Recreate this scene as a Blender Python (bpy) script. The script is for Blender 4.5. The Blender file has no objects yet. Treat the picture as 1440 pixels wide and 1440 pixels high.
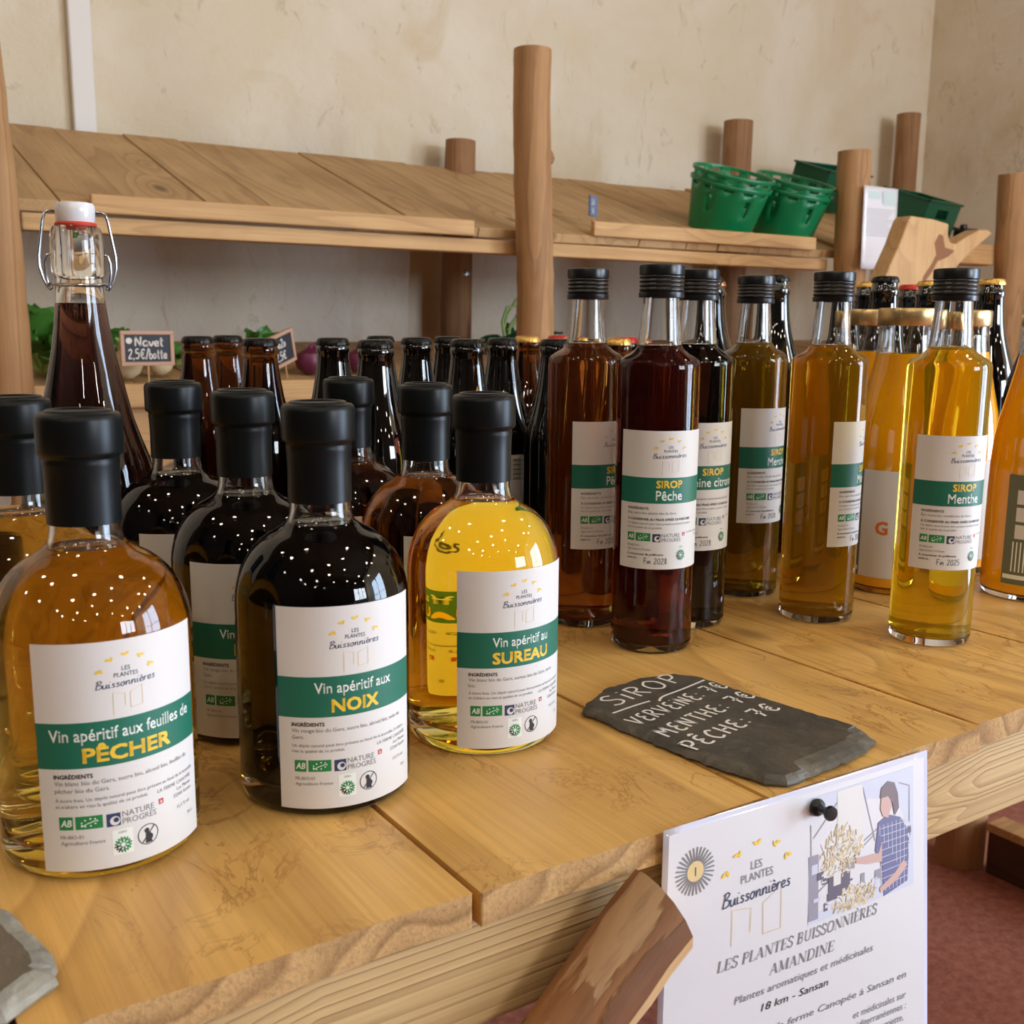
import bpy, bmesh, math, random
from math import sin, cos, pi, radians, atan2, sqrt
from mathutils import Vector, Matrix
random.seed(7)
SC = bpy.context.scene
COL = SC.collection

# ------------------------------------------------------------------ camera, world, light, exposure
TZ = 0.80                       # height of the table top
def make_camera():
    cam = bpy.data.cameras.new('camera')
    cam.sensor_width = 36.0
    cam.lens = 37.5
    cam.clip_start = 0.02
    cam.dof.use_dof = True
    cam.dof.focus_distance = 0.72
    cam.dof.aperture_fstop = 20
    o = bpy.data.objects.new('camera', cam)
    COL.objects.link(o)
    a = radians(56.5)
    p = math.atan(265 / 1500)
    r = math.atan(0.0083)
    fh = Vector((cos(a), sin(a), 0)); rt = Vector((sin(a), -cos(a), 0)); up = Vector((0, 0, 1))
    fw = fh * cos(p) - up * sin(p)
    u = up * cos(p) + fh * sin(p)
    ix = rt * cos(r) + u * sin(r)
    iy = u * cos(r) - rt * sin(r)
    m = Matrix((ix, iy, -fw)).transposed().to_4x4()
    m.translation = (0, 0, TZ + 0.25)
    o.matrix_world = m
    SC.camera = o
make_camera()

w = bpy.data.worlds.new('world'); SC.world = w; w.use_nodes = True
w.node_tree.nodes['Background'].inputs['Color'].default_value = (0.62, 0.78, 1.0, 1)
w.node_tree.nodes['Background'].inputs['Strength'].default_value = 1.2

def area(name, loc, aim, sx, sy, power, col):
    l = bpy.data.lights.new(name, 'AREA'); l.shape = 'RECTANGLE'; l.size = sx; l.size_y = sy
    l.energy = power; l.color = col
    o = bpy.data.objects.new(name, l); COL.objects.link(o); o.location = loc
    o.rotation_euler = (Vector(aim) - Vector(loc)).to_track_quat('-Z', 'Y').to_euler()
    return o
# daylight through the glazed window of the right wall; the lamps are built further down
area('daylight_right', (3.92, -1.75, 1.20), (0.0, -1.75, 1.20), 1.9, 2.3, 270, (0.62, 0.78, 1.0))
area('added_front_fill', (2.7, -4.12, 1.8), (2.7, 0.0, 1.8), 1.8, 1.2, 165, (0.84, 0.92, 1.0))  # unseen fill, added to brighten the back wall below the upper shelf

vs = SC.view_settings
vs.view_transform = 'Standard'; vs.look = 'None'; vs.exposure = -0.22; vs.gamma = 1.0; vs.use_curve_mapping = False
cy = SC.cycles
cy.max_bounces = 20; cy.transmission_bounces = 18; cy.glossy_bounces = 5; cy.diffuse_bounces = 4
cy.transparent_max_bounces = 8; cy.caustics_reflective = False; cy.caustics_refractive = True
cy.sample_clamp_indirect = 6.0; cy.blur_glossy = 0.6
cy.use_denoising = True

# ------------------------------------------------------------------ helpers
def lin(c):
    return tuple((v / 12.92 if v <= 0.04045 else ((v + 0.055) / 1.055) ** 2.4) for v in c)
def rgb(r, g, b):
    return lin((r / 255, g / 255, b / 255)) + (1.0,)

class NT:
    def __init__(s, name):
        s.m = bpy.data.materials.new(name); s.m.use_nodes = True
        s.t = s.m.node_tree; s.b = s.t.nodes['Principled BSDF']; s.out = s.t.nodes['Material Output']
    def n(s, typ, **kw):
        nd = s.t.nodes.new(typ)
        for k, v in kw.items():
            if k in nd.inputs.keys(): nd.inputs[k].default_value = v
            else: setattr(nd, k, v)
        return nd
    def l(s, a, b): s.t.links.new(a, b)
    def math(s, op, a, b=None):
        nd = s.t.nodes.new('ShaderNodeMath'); nd.operation = op
        for i, x in enumerate((a, b)):
            if x is None: continue
            if isinstance(x, (int, float)): nd.inputs[i].default_value = x
            else: s.l(x, nd.inputs[i])
        return nd.outputs[0]
    def ramp(s, fac, stops):
        nd = s.t.nodes.new('ShaderNodeValToRGB'); e = nd.color_ramp.elements
        while len(e) < len(stops): e.new(0.5)
        for i, (p, c) in enumerate(stops):
            e[i].position = p; e[i].color = c
        s.l(fac, nd.inputs[0]); return nd.outputs[0]
    def mix(s, fac, a, b, mode='MIX'):
        nd = s.t.nodes.new('ShaderNodeMix'); nd.data_type = 'RGBA'; nd.blend_type = mode
        for i, x in ((0, fac), (6, a), (7, b)):
            if isinstance(x, (int, float, tuple)): nd.inputs[i].default_value = x
            else: s.l(x, nd.inputs[i])
        return nd.outputs[2]
    def set(s, **kw):
        for k, v in kw.items():
            i = s.b.inputs[k.replace('_', ' ')]
            if isinstance(v, (int, float, tuple)): i.default_value = v
            else: s.l(v, i)
        return s
    def coords(s, scale=(1, 1, 1), rnd=True, kind='Object'):
        tc = s.n('ShaderNodeTexCoord')
        v = tc.outputs[kind]
        if rnd:
            oi = s.n('ShaderNodeObjectInfo')
            k = s.n('ShaderNodeVectorMath', operation='MULTIPLY_ADD')
            s.l(oi.outputs['Random'], k.inputs[0]); k.inputs[1].default_value = (37, 53, 71); s.l(v, k.inputs[2])
            v = k.outputs[0]
        mp = s.n('ShaderNodeMapping'); mp.inputs['Scale'].default_value = scale
        s.l(v, mp.inputs['Vector']); return mp.outputs[0]
    def noise(s, vec, scale, detail=4, rough=0.55, dist=0.0):
        nd = s.n('ShaderNodeTexNoise', Scale=scale, Detail=detail, Roughness=rough, Distortion=dist)
        s.l(vec, nd.inputs['Vector']); return nd.outputs['Fac']
    def bump(s, h, strength, dist=0.002):
        nd = s.n('ShaderNodeBump', Strength=strength, Distance=dist); s.l(h, nd.inputs['Height'])
        s.l(nd.outputs[0], s.b.inputs['Normal'])

def plain(name, col, rough=0.5, metal=0.0, coat=0.0, spec=0.5):
    t = NT(name); t.set(Base_Color=col, Roughness=rough, Metallic=metal, Coat_Weight=coat, Specular_IOR_Level=spec); return t.m

def wood(name, light, mid, dark, axis='Y', rings=9.0, ring_amt=0.55, rough=0.55, vein=0.0, along=0.7, across=9.0, bump=0.35, mottle=0.35):
    """Sawn timber: grain along one local axis, growth rings as contour lines of a stretched noise, fine fibres, small knots."""
    t = NT(name)
    sc = {'X': (along, across, across), 'Y': (across, along, across), 'Z': (across, across, along)}[axis]
    v = t.coords(sc)
    vo = t.n('ShaderNodeTexVoronoi', Scale=1.0)
    kv = t.coords({'X': (2.6, 6, 6), 'Y': (6, 2.6, 6), 'Z': (6, 6, 2.6)}[axis])
    t.l(kv, vo.inputs['Vector'])
    kd = vo.outputs['Distance']
    low = t.math('ADD', t.noise(v, 1.0, 2, 0.5, 0.4), t.math('MULTIPLY', t.ramp(kd, [(0.0, (1, 1, 1, 1)), (0.38, (0, 0, 0, 1))]), 0.28))
    ring = t.math('FRACT', t.math('MULTIPLY', low, rings))
    line = t.ramp(ring, [(0.0, (1, 1, 1, 1)), (0.55, (0.75, 0.75, 0.75, 1)), (0.9, (0.0, 0, 0, 1)), (1.0, (1, 1, 1, 1))])
    fs = {'X': (6, 260, 260), 'Y': (260, 6, 260), 'Z': (260, 260, 6)}[axis]
    fib = t.noise(t.coords(fs), 1.0, 3, 0.6)
    big = t.noise(t.coords((5, 5, 5)), 1.0, 4, 0.6)
    c = t.mix(t.ramp(big, [(0.32, (0, 0, 0, 1)), (0.7, (1, 1, 1, 1))]), light, mid)
    base = c
    c2 = t.mix(ring_amt, base, t.mix(line, dark, base))
    c3 = t.mix(t.math('MULTIPLY', t.ramp(fib, [(0.42, (0, 0, 0, 1)), (0.75, (1, 1, 1, 1))]), mottle), c2, dark)
    if vein > 0:       # old worm and resin veins
        vv = t.n('ShaderNodeTexNoise', Scale=22.0, Detail=5.0, Roughness=0.62, Distortion=1.2)
        t.l(t.coords((1.0, 0.55, 1.0)), vv.inputs['Vector'])
        vl = t.ramp(vv.outputs['Fac'], [(0.483, (0, 0, 0, 1)), (0.497, (1, 1, 1, 1)), (0.503, (1, 1, 1, 1)), (0.520, (0, 0, 0, 1))])
        gate = t.ramp(t.noise(t.coords((9, 9, 9)), 1.0, 2), [(0.40, (0, 0, 0, 1)), (0.56, (1, 1, 1, 1))])
        c3 = t.mix(t.math('MULTIPLY', t.math('MULTIPLY', vl, gate), vein), c3, dark)
    # knots
    kn = t.ramp(vo.outputs['Distance'], [(0.04, (1, 1, 1, 1)), (0.10, (0, 0, 0, 1))])
    c4 = t.mix(t.math('MULTIPLY', kn, 0.75), c3, tuple(x * 0.45 for x in dark[:3]) + (1,))
    t.set(Base_Color=c4, Roughness=rough)
    t.bump(t.math('ADD', t.math('MULTIPLY', fib, 0.6), t.math('MULTIPLY', line, 0.5)), bump, 0.0012)
    return t.m

class MB:
    """mesh collector: vertices, faces, material slot per face, smooth flag per face"""
    def __init__(s): s.v = []; s.f = []; s.m = []; s.s = []
    def add(s, vs_, fs_, mi=0, smooth=False, M=None):
        k = len(s.v)
        s.v += [tuple(M @ Vector(p)) if M else tuple(p) for p in vs_]
        for f in fs_:
            s.f.append(tuple(i + k for i in f)); s.m.append(mi); s.s.append(smooth)
        return s
    def box(s, x0, x1, y0, y1, z0, z1, mi=0, M=None):
        v = [(x, y, z) for z in (z0, z1) for y in (y0, y1) for x in (x0, x1)]
        return s.add(v, [(0, 2, 3, 1), (4, 5, 7, 6), (0, 1, 5, 4), (2, 6, 7, 3), (0, 4, 6, 2), (1, 3, 7, 5)], mi, False, M)
    def lathe(s, prof, seg=64, mi=0, M=None, mod=None, smooth=True):
        """prof: list of (r, z) from bottom outside round to where it closes; r=0 makes a pole"""
        v = []; rows = []
        for i, (r, z) in enumerate(prof):
            if r <= 1e-9:
                rows.append([len(v)]); v.append((0, 0, z))
            else:
                row = []
                for k in range(seg):
                    a = 2 * pi * k / seg
                    rr = r * (mod(i, k) if mod else 1.0)
                    row.append(len(v)); v.append((rr * cos(a), rr * sin(a), z))
                rows.append(row)
        f = []
        for A, B in zip(rows, rows[1:]):
            for k in range(seg):
                k2 = (k + 1) % seg
                if len(A) == 1 and len(B) == 1: break
                if len(A) == 1: f.append((A[0], B[k2], B[k]))
                elif len(B) == 1: f.append((A[k], A[k2], B[0]))
                else: f.append((A[k], A[k2], B[k2], B[k]))
        return s.add(v, f, mi, smooth, M)
    def tube(s, pts, r, seg=10, mi=0, cap=True, closed=False, M=None):
        pts = [Vector(p) for p in pts]; n = len(pts)
        rad = r if isinstance(r, (list, tuple)) else [r] * n
        v = []; f = []; prev = None
        for i, p in enumerate(pts):
            if closed: d = pts[(i + 1) % n] - pts[i - 1]
            else: d = pts[min(i + 1, n - 1)] - pts[max(i - 1, 0)]
            d.normalize()
            if prev is None:
                e = Vector((0, 0, 1)) if abs(d.z) < 0.9 else Vector((1, 0, 0))
                x = d.cross(e).normalized()
            else:
                x = (prev - d * prev.dot(d)).normalized()
            prev = x; y = d.cross(x)
            for k in range(seg):
                a = 2 * pi * k / seg
                v.append(p + (x * cos(a) + y * sin(a)) * rad[i])
        m = n if closed else n - 1
        for i in range(m):
            for k in range(seg):
                a0 = i * seg + k; a1 = i * seg + (k + 1) % seg
                j = (i + 1) % n
                f.append((a0, a1, j * seg + (k + 1) % seg, j * seg + k))
        s.add(v, f, mi, True, M)
        if cap and not closed:
            s.add([], [], mi)
            k0 = len(s.v) - n * seg
            s.f.append(tuple(k0 + k for k in reversed(range(seg)))); s.m.append(mi); s.s.append(False)
            s.f.append(tuple(k0 + (n - 1) * seg + k for k in range(seg))); s.m.append(mi); s.s.append(False)
        return s
    def prism(s, poly, y0, y1, mi=0, M=None, bevel=0):
        """polygon in x,z extruded along y"""
        n = len(poly)
        v = [(x, y0, z) for x, z in poly] + [(x, y1, z) for x, z in poly]
        f = [tuple(range(n)), tuple(reversed(range(n, 2 * n)))]
        f += [(i, i + n, (i + 1) % n + n, (i + 1) % n) for i in range(n)]
        return s.add(v, f, mi, False, M)
    def build(s, name, mats, parent=None, loc=None, angle=40, fix=False):
        me = bpy.data.meshes.new(name); me.from_pydata(s.v, [], s.f); 
        for m in (mats if isinstance(mats, (list, tuple)) else [mats]): me.materials.append(m)
        me.polygons.foreach_set('material_index', s.m); me.polygons.foreach_set('use_smooth', s.s)
        if fix:
            b = bmesh.new(); b.from_mesh(me); bmesh.ops.recalc_face_normals(b, faces=b.faces); b.to_mesh(me); b.free()
        me.update()
        if any(s.s) and angle: me.set_sharp_from_angle(angle=radians(angle))
        o = bpy.data.objects.new(name, me); COL.objects.link(o)
        if parent: o.parent = parent
        if loc is not None: o.location = loc
        return o

def bevel(o, wd, seg=2):
    m = o.modifiers.new('bevel', 'BEVEL'); m.width = wd; m.segments = seg; m.limit_method = 'ANGLE'; return o
def thing(name, label, cat, loc=(0, 0, 0), rz=0.0, group=None):
    o = bpy.data.objects.new(name, None); COL.objects.link(o); o.location = loc; o.rotation_euler = (0, 0, rz)
    o.empty_display_size = 0.05
    tag(o, label, cat, group); return o
def tag(o, label, cat, group=None):
    o['label'] = label; o['category'] = cat
    if group: o['group'] = group
    return o
def struct(o): o['kind'] = 'structure'; return o
def copy_tree(o, parent=None):
    c = o.copy(); COL.objects.link(c); c.parent = parent
    for ch in list(o.children): copy_tree(ch, c)
    return c

# ---- lettering -------------------------------------------------------------
_tc = {}
def text2d(s, bold=0.0):
    """flat filled lettering with em size 1 -> (verts, faces, width)"""
    k = (s, bold)
    if k in _tc: return _tc[k]
    cu = bpy.data.curves.new('lettering', 'FONT'); cu.body = s; cu.size = 1.0; cu.resolution_u = 2; cu.offset = bold
    o = bpy.data.objects.new('lettering', cu); COL.objects.link(o)
    bpy.context.view_layer.update()
    me = bpy.data.meshes.new_from_object(o.evaluated_get(bpy.context.evaluated_depsgraph_get()))
    v = [(p.co.x, p.co.y) for p in me.vertices]; f = [tuple(p.vertices) for p in me.polygons]
    bpy.data.objects.remove(o); bpy.data.curves.remove(cu); bpy.data.meshes.remove(me)
    if v:
        x0 = min(p[0] for p in v); v = [(p[0] - x0, p[1]) for p in v]; wd = max(p[0] for p in v)
    else: wd = 0
    # faces must look towards +z
    ff = []
    for q in f:
        a = sum(v[q[i]][0] * v[q[(i + 1) % len(q)]][1] - v[q[(i + 1) % len(q)]][0] * v[q[i]][1] for i in range(len(q)))
        ff.append(q if a > 0 else tuple(reversed(q)))
    _tc[k] = (v, ff, wd); return _tc[k]

def smooth_line(p, n=4):
    if len(p) < 3: return p
    out = []
    for i in range(len(p) - 1):
        a = p[max(i - 1, 0)]; b = p[i]; c = p[i + 1]; d = p[min(i + 2, len(p) - 1)]
        for k in range(n):
            t = k / n
            out.append(tuple(0.5 * (2 * b[j] + (c[j] - a[j]) * t + (2 * a[j] - 5 * b[j] + 4 * c[j] - d[j]) * t * t + (3 * b[j] - a[j] - 3 * c[j] + d[j]) * t ** 3) for j in (0, 1)))
    out.append(p[-1]); return out
def ribbon(p, wd, curved=True):
    if curved: p = smooth_line(p)
    v = []; f = []
    for i, q in enumerate(p):
        a = p[max(i - 1, 0)]; b = p[min(i + 1, len(p) - 1)]
        dx, dy = b[0] - a[0], b[1] - a[1]; L = math.hypot(dx, dy) or 1
        nx, ny = -dy / L * wd / 2, dx / L * wd / 2
        v += [(q[0] + nx, q[1] + ny), (q[0] - nx, q[1] - ny)]
    for i in range(len(p) - 1):
        f.append((2 * i, 2 * i + 1, 2 * i + 3, 2 * i + 2))
    return v, f
O_ = [(0.3, 0.5), (0.1, 0.45), (0.0, 0.22), (0.12, 0.0), (0.28, 0.08), (0.33, 0.3), (0.24, 0.5)]
SCRIPT = {'B': (0.55, [[(.14, 1), (.04, 0)], [(0, .9), (.3, 1.05), (.46, .85), (.16, .55)], [(.16, .55), (.5, .45), (.44, .1), (.05, .02)]]),
 'u': (0.46, [[(0, .5), (.02, .12), (.14, 0), (.28, .15), (.32, .5), (.34, .08), (.46, .06)]]),
 'i': (0.18, [[(0, .5), (.02, .05), (.16, .06)], [(.04, .74), (.07, .8)]]),
 's': (0.34, [[(.28, .42), (.14, .5), (.08, .36), (.25, .2), (.2, .02), (0, .06)]]),
 'o': (0.42, [O_]), 'n': (0.46, [[(0, .5), (.02, 0), (.06, .34), (.2, .5), (.29, .38), (.31, .06), (.44, .06)]]),
 'e': (0.36, [[(.02, .22), (.28, .3), (.2, .5), (.05, .42), (.02, .15), (.15, 0), (.34, .1)]]),
 'è': (0.36, [[(.02, .22), (.28, .3), (.2, .5), (.05, .42), (.02, .15), (.15, 0), (.34, .1)], [(.06, .8), (.2, .64)]]),
 'r': (0.32, [[(0, .5), (.02, 0), (.05, .3), (.15, .48), (.28, .44)]])}
HAND = {'S': (.62, [[(.5, .9), (.25, 1), (.05, .8), (.2, .58), (.45, .42), (.5, .15), (.25, 0), (0, .1)]]), 'I': (.2, [[(.08, .72), (.06, 0)], [(.09, .95), (.11, 1)]]),
 'R': (.62, [[(.06, 0), (.06, 1)], [(.06, 1), (.4, .98), (.48, .75), (.3, .55), (.06, .5)], [(.2, .5), (.52, 0)]]),
 'O': (.75, [[(.3, 1), (.06, .75), (.04, .3), (.3, 0), (.58, .2), (.62, .7), (.38, 1), (.28, 1)]]),
 'P': (.6, [[(.08, 0), (.06, 1)], [(.0, .96), (.4, 1), (.52, .75), (.36, .5), (.08, .45)]]),
 'V': (.62, [[(0, 1), (.24, 0)], [(.24, 0), (.55, 1)]]), 'E': (.52, [[(.45, .98), (.15, .92), (.1, .62), (.32, .53), (.08, .4), (.06, .1), (.25, 0), (.46, .06)]]),
 'Ê': (.56, [[(.45, .98), (.15, .92), (.1, .62), (.32, .53), (.08, .4), (.06, .1), (.25, 0), (.46, .06)], [(.16, 1.16), (.3, 1.3), (.42, 1.16)]]),
 'N': (.66, [[(.04, 0), (.06, 1)], [(.06, 1), (.5, 0)], [(.5, 0), (.54, 1)]]), 'M': (.8, [[(.02, 0), (.1, 1)], [(.1, 1), (.33, .4)], [(.33, .4), (.58, 1)], [(.58, 1), (.66, 0)]]),
 'T': (.56, [[(.26, 0), (.26, 1)], [(0, 1), (.54, .98)]]), 'H': (.62, [[(.05, 0), (.05, 1)], [(.5, 0), (.5, 1)], [(.05, .5), (.5, .52)]]),
 'C': (.58, [[(.5, .85), (.3, 1), (.06, .7), (.05, .3), (.25, 0), (.5, .12)]]), '7': (.62, [[(.0, 1), (.5, 1)], [(.5, 1), (.2, 0)], [(.1, .5), (.5, .5)]]),
 '€': (.66, [[(.58, .85), (.36, 1), (.14, .7), (.14, .3), (.32, 0), (.58, .12)], [(0, .6), (.45, .6)], [(0, .4), (.42, .4)]]),
 ':': (.26, [[(.08, .55), (.12, .62)], [(.08, .1), (.12, .17)]]), ' ': (.35, []),
 'a': (.5, [[(.4, .5), (.15, .55), (.02, .25), (.15, 0), (.36, .15), (.4, .5), (.42, .05), (.48, 0)]]), 'v': (.42, [[(0, .5), (.18, 0), (.38, .52)]]),
 'e': (.42, [[(.02, .22), (.34, .3), (.24, .52), (.05, .42), (.02, .15), (.18, 0), (.4, .1)]]), 't': (.36, [[(.14, .9), (.14, .1), (.3, 0)], [(0, .58), (.32, .6)]]),
 '2': (.52, [[(.04, .8), (.25, 1), (.42, .78), (.25, .4), (.02, .02), (.46, .04)]]), ',': (.22, [[(.1, .08), (.04, -.18)]]), '5': (.52, [[(.42, 1), (.1, .98), (.08, .58), (.34, .6), (.44, .3), (.26, 0), (.02, .08)]]),
 '/': (.35, [[(0, -.1), (.32, 1.1)]]), 'b': (.42, [[(.04, 1), (.04, .05), (.25, 0), (.36, .25), (.2, .5), (.05, .35)]]), 'o': (.42, [O_]),
 'F': (.5, [[(.06, 0), (.08, 1)], [(.06, 1), (.46, .98)], [(.06, .52), (.36, .52)]]), 'i': (.2, [[(.06, .5), (.06, 0)], [(.06, .72), (.08, .76)]]), 'n': (.46, [[(0, .5), (.02, 0), (.06, .34), (.2, .5), (.29, .38), (.31, 0)]]),
 '0': (.55, [[(.25, 1), (.04, .6), (.1, .1), (.3, 0), (.46, .4), (.38, .9), (.22, 1)]]), '8': (.55, [[(.4, .85), (.2, 1), (.1, .75), (.4, .3), (.28, 0), (.06, .15), (.2, .5), (.4, .85)]])}
def strokes2d(s, table, wd, gap=0.06):
    v = []; f = []; x = 0
    for ch in s:
        adv, st = table[ch]
        for p in st:
            vv, ff = ribbon([(q[0] + x, q[1]) for q in p], wd, len(p) > 2)
            k = len(v); v += vv; f += [tuple(i + k for i in q) for q in ff]
        x += adv + gap
    return v, f, x - gap

TH, TN = .135, .05
def _st(x, y0=0, y1=1, w_=TH): return ([(x, y0), (x, y1)], w_)
def _sf(x, y, k=.13): return ([(x - k, y), (x + k, y)], .045)
SERIF = {'L': (.66, [_st(.17), _sf(.17, 0, .15), _sf(.17, 1), ([(.17, 0), (.6, 0)], .05), ([(.6, 0), (.62, .26)], .05)]),
 'E': (.68, [_st(.17), _sf(.17, 0), _sf(.17, 1), ([(.17, 0), (.6, 0)], .05), ([(.6, 0), (.63, .25)], .05), ([(.17, 1), (.58, 1)], .05), ([(.58, 1), (.59, .77)], .05), ([(.17, .52), (.46, .52)], .05), ([(.46, .40), (.46, .64)], .045)]),
 'S': (.60, [([(.5, .78), (.42, .97), (.22, 1), (.07, .82), (.18, .60), (.40, .46), (.52, .24), (.40, .02), (.18, .0), (.06, .2)], .095), ([(.51, .74), (.51, 1)], .045), ([(.05, 0), (.05, .27)], .045)]),
 'P': (.66, [_st(.17), _sf(.17, 0), _sf(.1, 1, .08), ([(.17, 1), (.42, 1), (.56, .88), (.56, .62), (.42, .49), (.17, .49)], .075)]),
 'A': (.82, [([(.08, 0), (.38, 1)], TN), ([(.38, 1), (.70, 0)], TH), ([(.18, .34), (.58, .34)], .05), _sf(.08, 0, .1), _sf(.70, 0, .12)]),
 'N': (.88, [_st(.13, 0, 1, TN), ([(.13, 1), (.72, 0)], TH), _st(.74, 0, 1, TN), _sf(.13, 0, .11), _sf(.08, 1, .08), _sf(.74, 1, .11)]),
 'T': (.72, [_st(.36), _sf(.36, 0), ([(.04, 1), (.68, 1)], .05), ([(.04, 1), (.03, .74)], .05), ([(.68, 1), (.69, .74)], .05)]),
 'B': (.70, [_st(.17), ([(.04, 1), (.40, 1), (.53, .88), (.52, .64), (.38, .53), (.17, .53)], .075), ([(.17, .53), (.46, .5), (.60, .34), (.56, .1), (.42, 0), (.04, 0)], .08)]),
 'U': (.84, [([(.17, 1), (.17, .35), (.28, .05), (.48, 0), (.64, .12), (.68, .38), (.68, 1)], .085), _sf(.17, 1), _sf(.68, 1, .11)]),
 'I': (.36, [_st(.18), _sf(.18, 0), _sf(.18, 1)]),
 'O': (.86, [([(.42, 1), (.18, .9), (.08, .5), (.18, .1), (.42, 0), (.66, .1), (.76, .5), (.66, .9), (.42, 1)], .1)]),
 'R': (.76, [_st(.17), _sf(.17, 0), ([(.04, 1), (.42, 1), (.56, .88), (.55, .64), (.42, .52), (.17, .52)], .075), ([(.36, .52), (.66, 0)], TH), _sf(.68, 0, .08)]),
 'M': (1.0, [_st(.13, 0, 1, TN), ([(.13, 1), (.47, .04)], TH), ([(.47, .04), (.82, 1)], TN), _st(.84), _sf(.13, 0, .11), _sf(.84, 0), _sf(.1, 1, .1), _sf(.86, 1, .1)]),
 'D': (.82, [_st(.17), ([(.04, 1), (.42, 1), (.66, .82), (.74, .5), (.66, .18), (.42, 0), (.04, 0)], .085)]), ' ': (.32, [])}
SERIF['È'] = (.68, SERIF['E'][1] + [([(.24, 1.3), (.42, 1.12)], .08)])
def serif2d(s):
    v = []; f = []; x = 0
    for ch in s:
        adv, st = SERIF[ch]
        for p, w_ in st:
            vv, ff = ribbon([(a + x, b) for a, b in p], w_, len(p) > 2)
            k = len(v); v += vv; f += [tuple(i + k for i in q) for q in ff]
        x += adv + .05
    return v, f, x - .05
# ------------------------------------------------------------------ materials
M = {}
def endgrain():
    t = NT('sawn_end_grain')
    sp = t.n('ShaderNodeSeparateXYZ'); t.l(t.coords((1, 1, 1)), sp.inputs[0])
    lo = t.n('ShaderNodeTexNoise', Scale=7.0, Detail=2.0); t.l(t.coords((1, 1, 1)), lo.inputs['Vector'])
    rr = t.math('ADD', t.math('MULTIPLY', sp.outputs['X'], 3.0), t.math('MULTIPLY', sp.outputs['Z'], -6.5))
    ring = t.math('FRACT', t.math('MULTIPLY', t.math('ADD', rr, t.math('MULTIPLY', lo.outputs['Fac'], 1.5)), 9.0))
    line = t.ramp(ring, [(0.0, (0, 0, 0, 1)), (0.5, (0.25, .25, .25, 1)), (0.85, (1, 1, 1, 1)), (1.0, (0, 0, 0, 1))])
    fuzz = t.noise(t.coords((1, 1, 1)), 420, 3, 0.7)
    c = t.mix(t.noise(t.coords((1, 1, 1)), 14, 3), rgb(214, 172, 112), rgb(188, 146, 94))
    c = t.mix(t.math('MULTIPLY', line, 0.7), c, rgb(138, 100, 58))
    c = t.mix(t.math('MULTIPLY', t.ramp(fuzz, [(0.45, (0, 0, 0, 1)), (0.7, (1, 1, 1, 1))]), 0.45), c, rgb(112, 80, 46))
    t.set(Base_Color=c, Roughness=0.85); t.bump(t.math('ADD', fuzz, t.math('MULTIPLY', line, .5)), 0.6, 0.001); return t.m
M['table_a'] = wood('honey_pine_plank', rgb(238, 192, 112), rgb(224, 172, 92), rgb(146, 96, 42), 'Y', rings=9, ring_amt=0.36, rough=0.42, vein=0.6, across=5.0, along=0.9, mottle=0.3)
M['table_end'] = endgrain()
M['beam'] = wood('rough_sawn_beam', rgb(216, 186, 132), rgb(200, 162, 106), rgb(146, 108, 62), 'X', rings=24, ring_amt=0.5, rough=0.75, across=15, along=0.35, bump=0.9)
M['shelf'] = wood('shelf_board_timber', rgb(206, 168, 116), rgb(190, 150, 100), rgb(134, 98, 60), 'Y', rings=8, ring_amt=0.4, rough=0.7, across=6, along=0.8)
M['rail'] = wood('shelf_rail_timber', rgb(216, 176, 122), rgb(202, 158, 104), rgb(156, 114, 70), 'X', rings=8, ring_amt=0.4, rough=0.7, across=10, along=0.8)
M['log'] = wood('peeled_log', rgb(190, 146, 98), rgb(172, 128, 82), rgb(122, 84, 50), 'Z', rings=8, ring_amt=0.45, rough=0.7, across=12, along=0.7, bump=0.6)
M['log_dark'] = wood('weathered_log', rgb(166, 124, 84), rgb(146, 104, 68), rgb(98, 66, 42), 'Z', rings=8, ring_amt=0.45, rough=0.75, across=12, along=0.7, bump=0.6)
def bark():
    t = NT('flaking_branch_bark')
    fl = t.noise(t.coords((26, 26, 7)), 1.0, 4, 0.6, 0.8); fine = t.noise(t.coords((150, 150, 22)), 1.0, 4, 0.65)
    big = t.noise(t.coords((9, 9, 5)), 1.0, 3, 0.5)
    c = t.mix(t.ramp(big, [(0.38, (0, 0, 0, 1)), (0.6, (1, 1, 1, 1))]), rgb(132, 88, 54), rgb(170, 118, 72))
    c = t.mix(t.math('MULTIPLY', t.ramp(fl, [(0.50, (0, 0, 0, 1)), (0.53, (1, 1, 1, 1))]), 0.65), c, rgb(104, 66, 42))
    c = t.mix(t.math('MULTIPLY', t.ramp(fl, [(0.36, (1, 1, 1, 1)), (0.39, (0, 0, 0, 1))]), 0.8), c, rgb(196, 158, 116))
    c = t.mix(t.math('MULTIPLY', t.ramp(fine, [(0.5, (0, 0, 0, 1)), (0.72, (1, 1, 1, 1))]), 0.45), c, rgb(84, 52, 32))
    t.set(Base_Color=c, Roughness=0.5); t.bump(t.math('ADD', t.ramp(fl, [(0.36, (0, 0, 0, 1)), (0.39, (.5, .5, .5, 1)), (0.50, (.5, .5, .5, 1)), (0.53, (1, 1, 1, 1))]), t.math('MULTIPLY', fine, .5)), 0.7, 0.0015); return t.m
M['bark'] = bark()
M['pale'] = wood('pale_slab_wood', rgb(214, 176, 124), rgb(200, 158, 104), rgb(150, 104, 62), 'Z', rings=6, ring_amt=0.3, rough=0.6, across=7, along=1.2)
M['scar'] = plain('bark_scar_brown', rgb(140, 94, 62), 0.8)
M['dark_wood'] = wood('dark_stained_board', rgb(96, 58, 34), rgb(78, 46, 28), rgb(50, 28, 16), 'Y', rings=6, rough=0.7)

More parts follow.
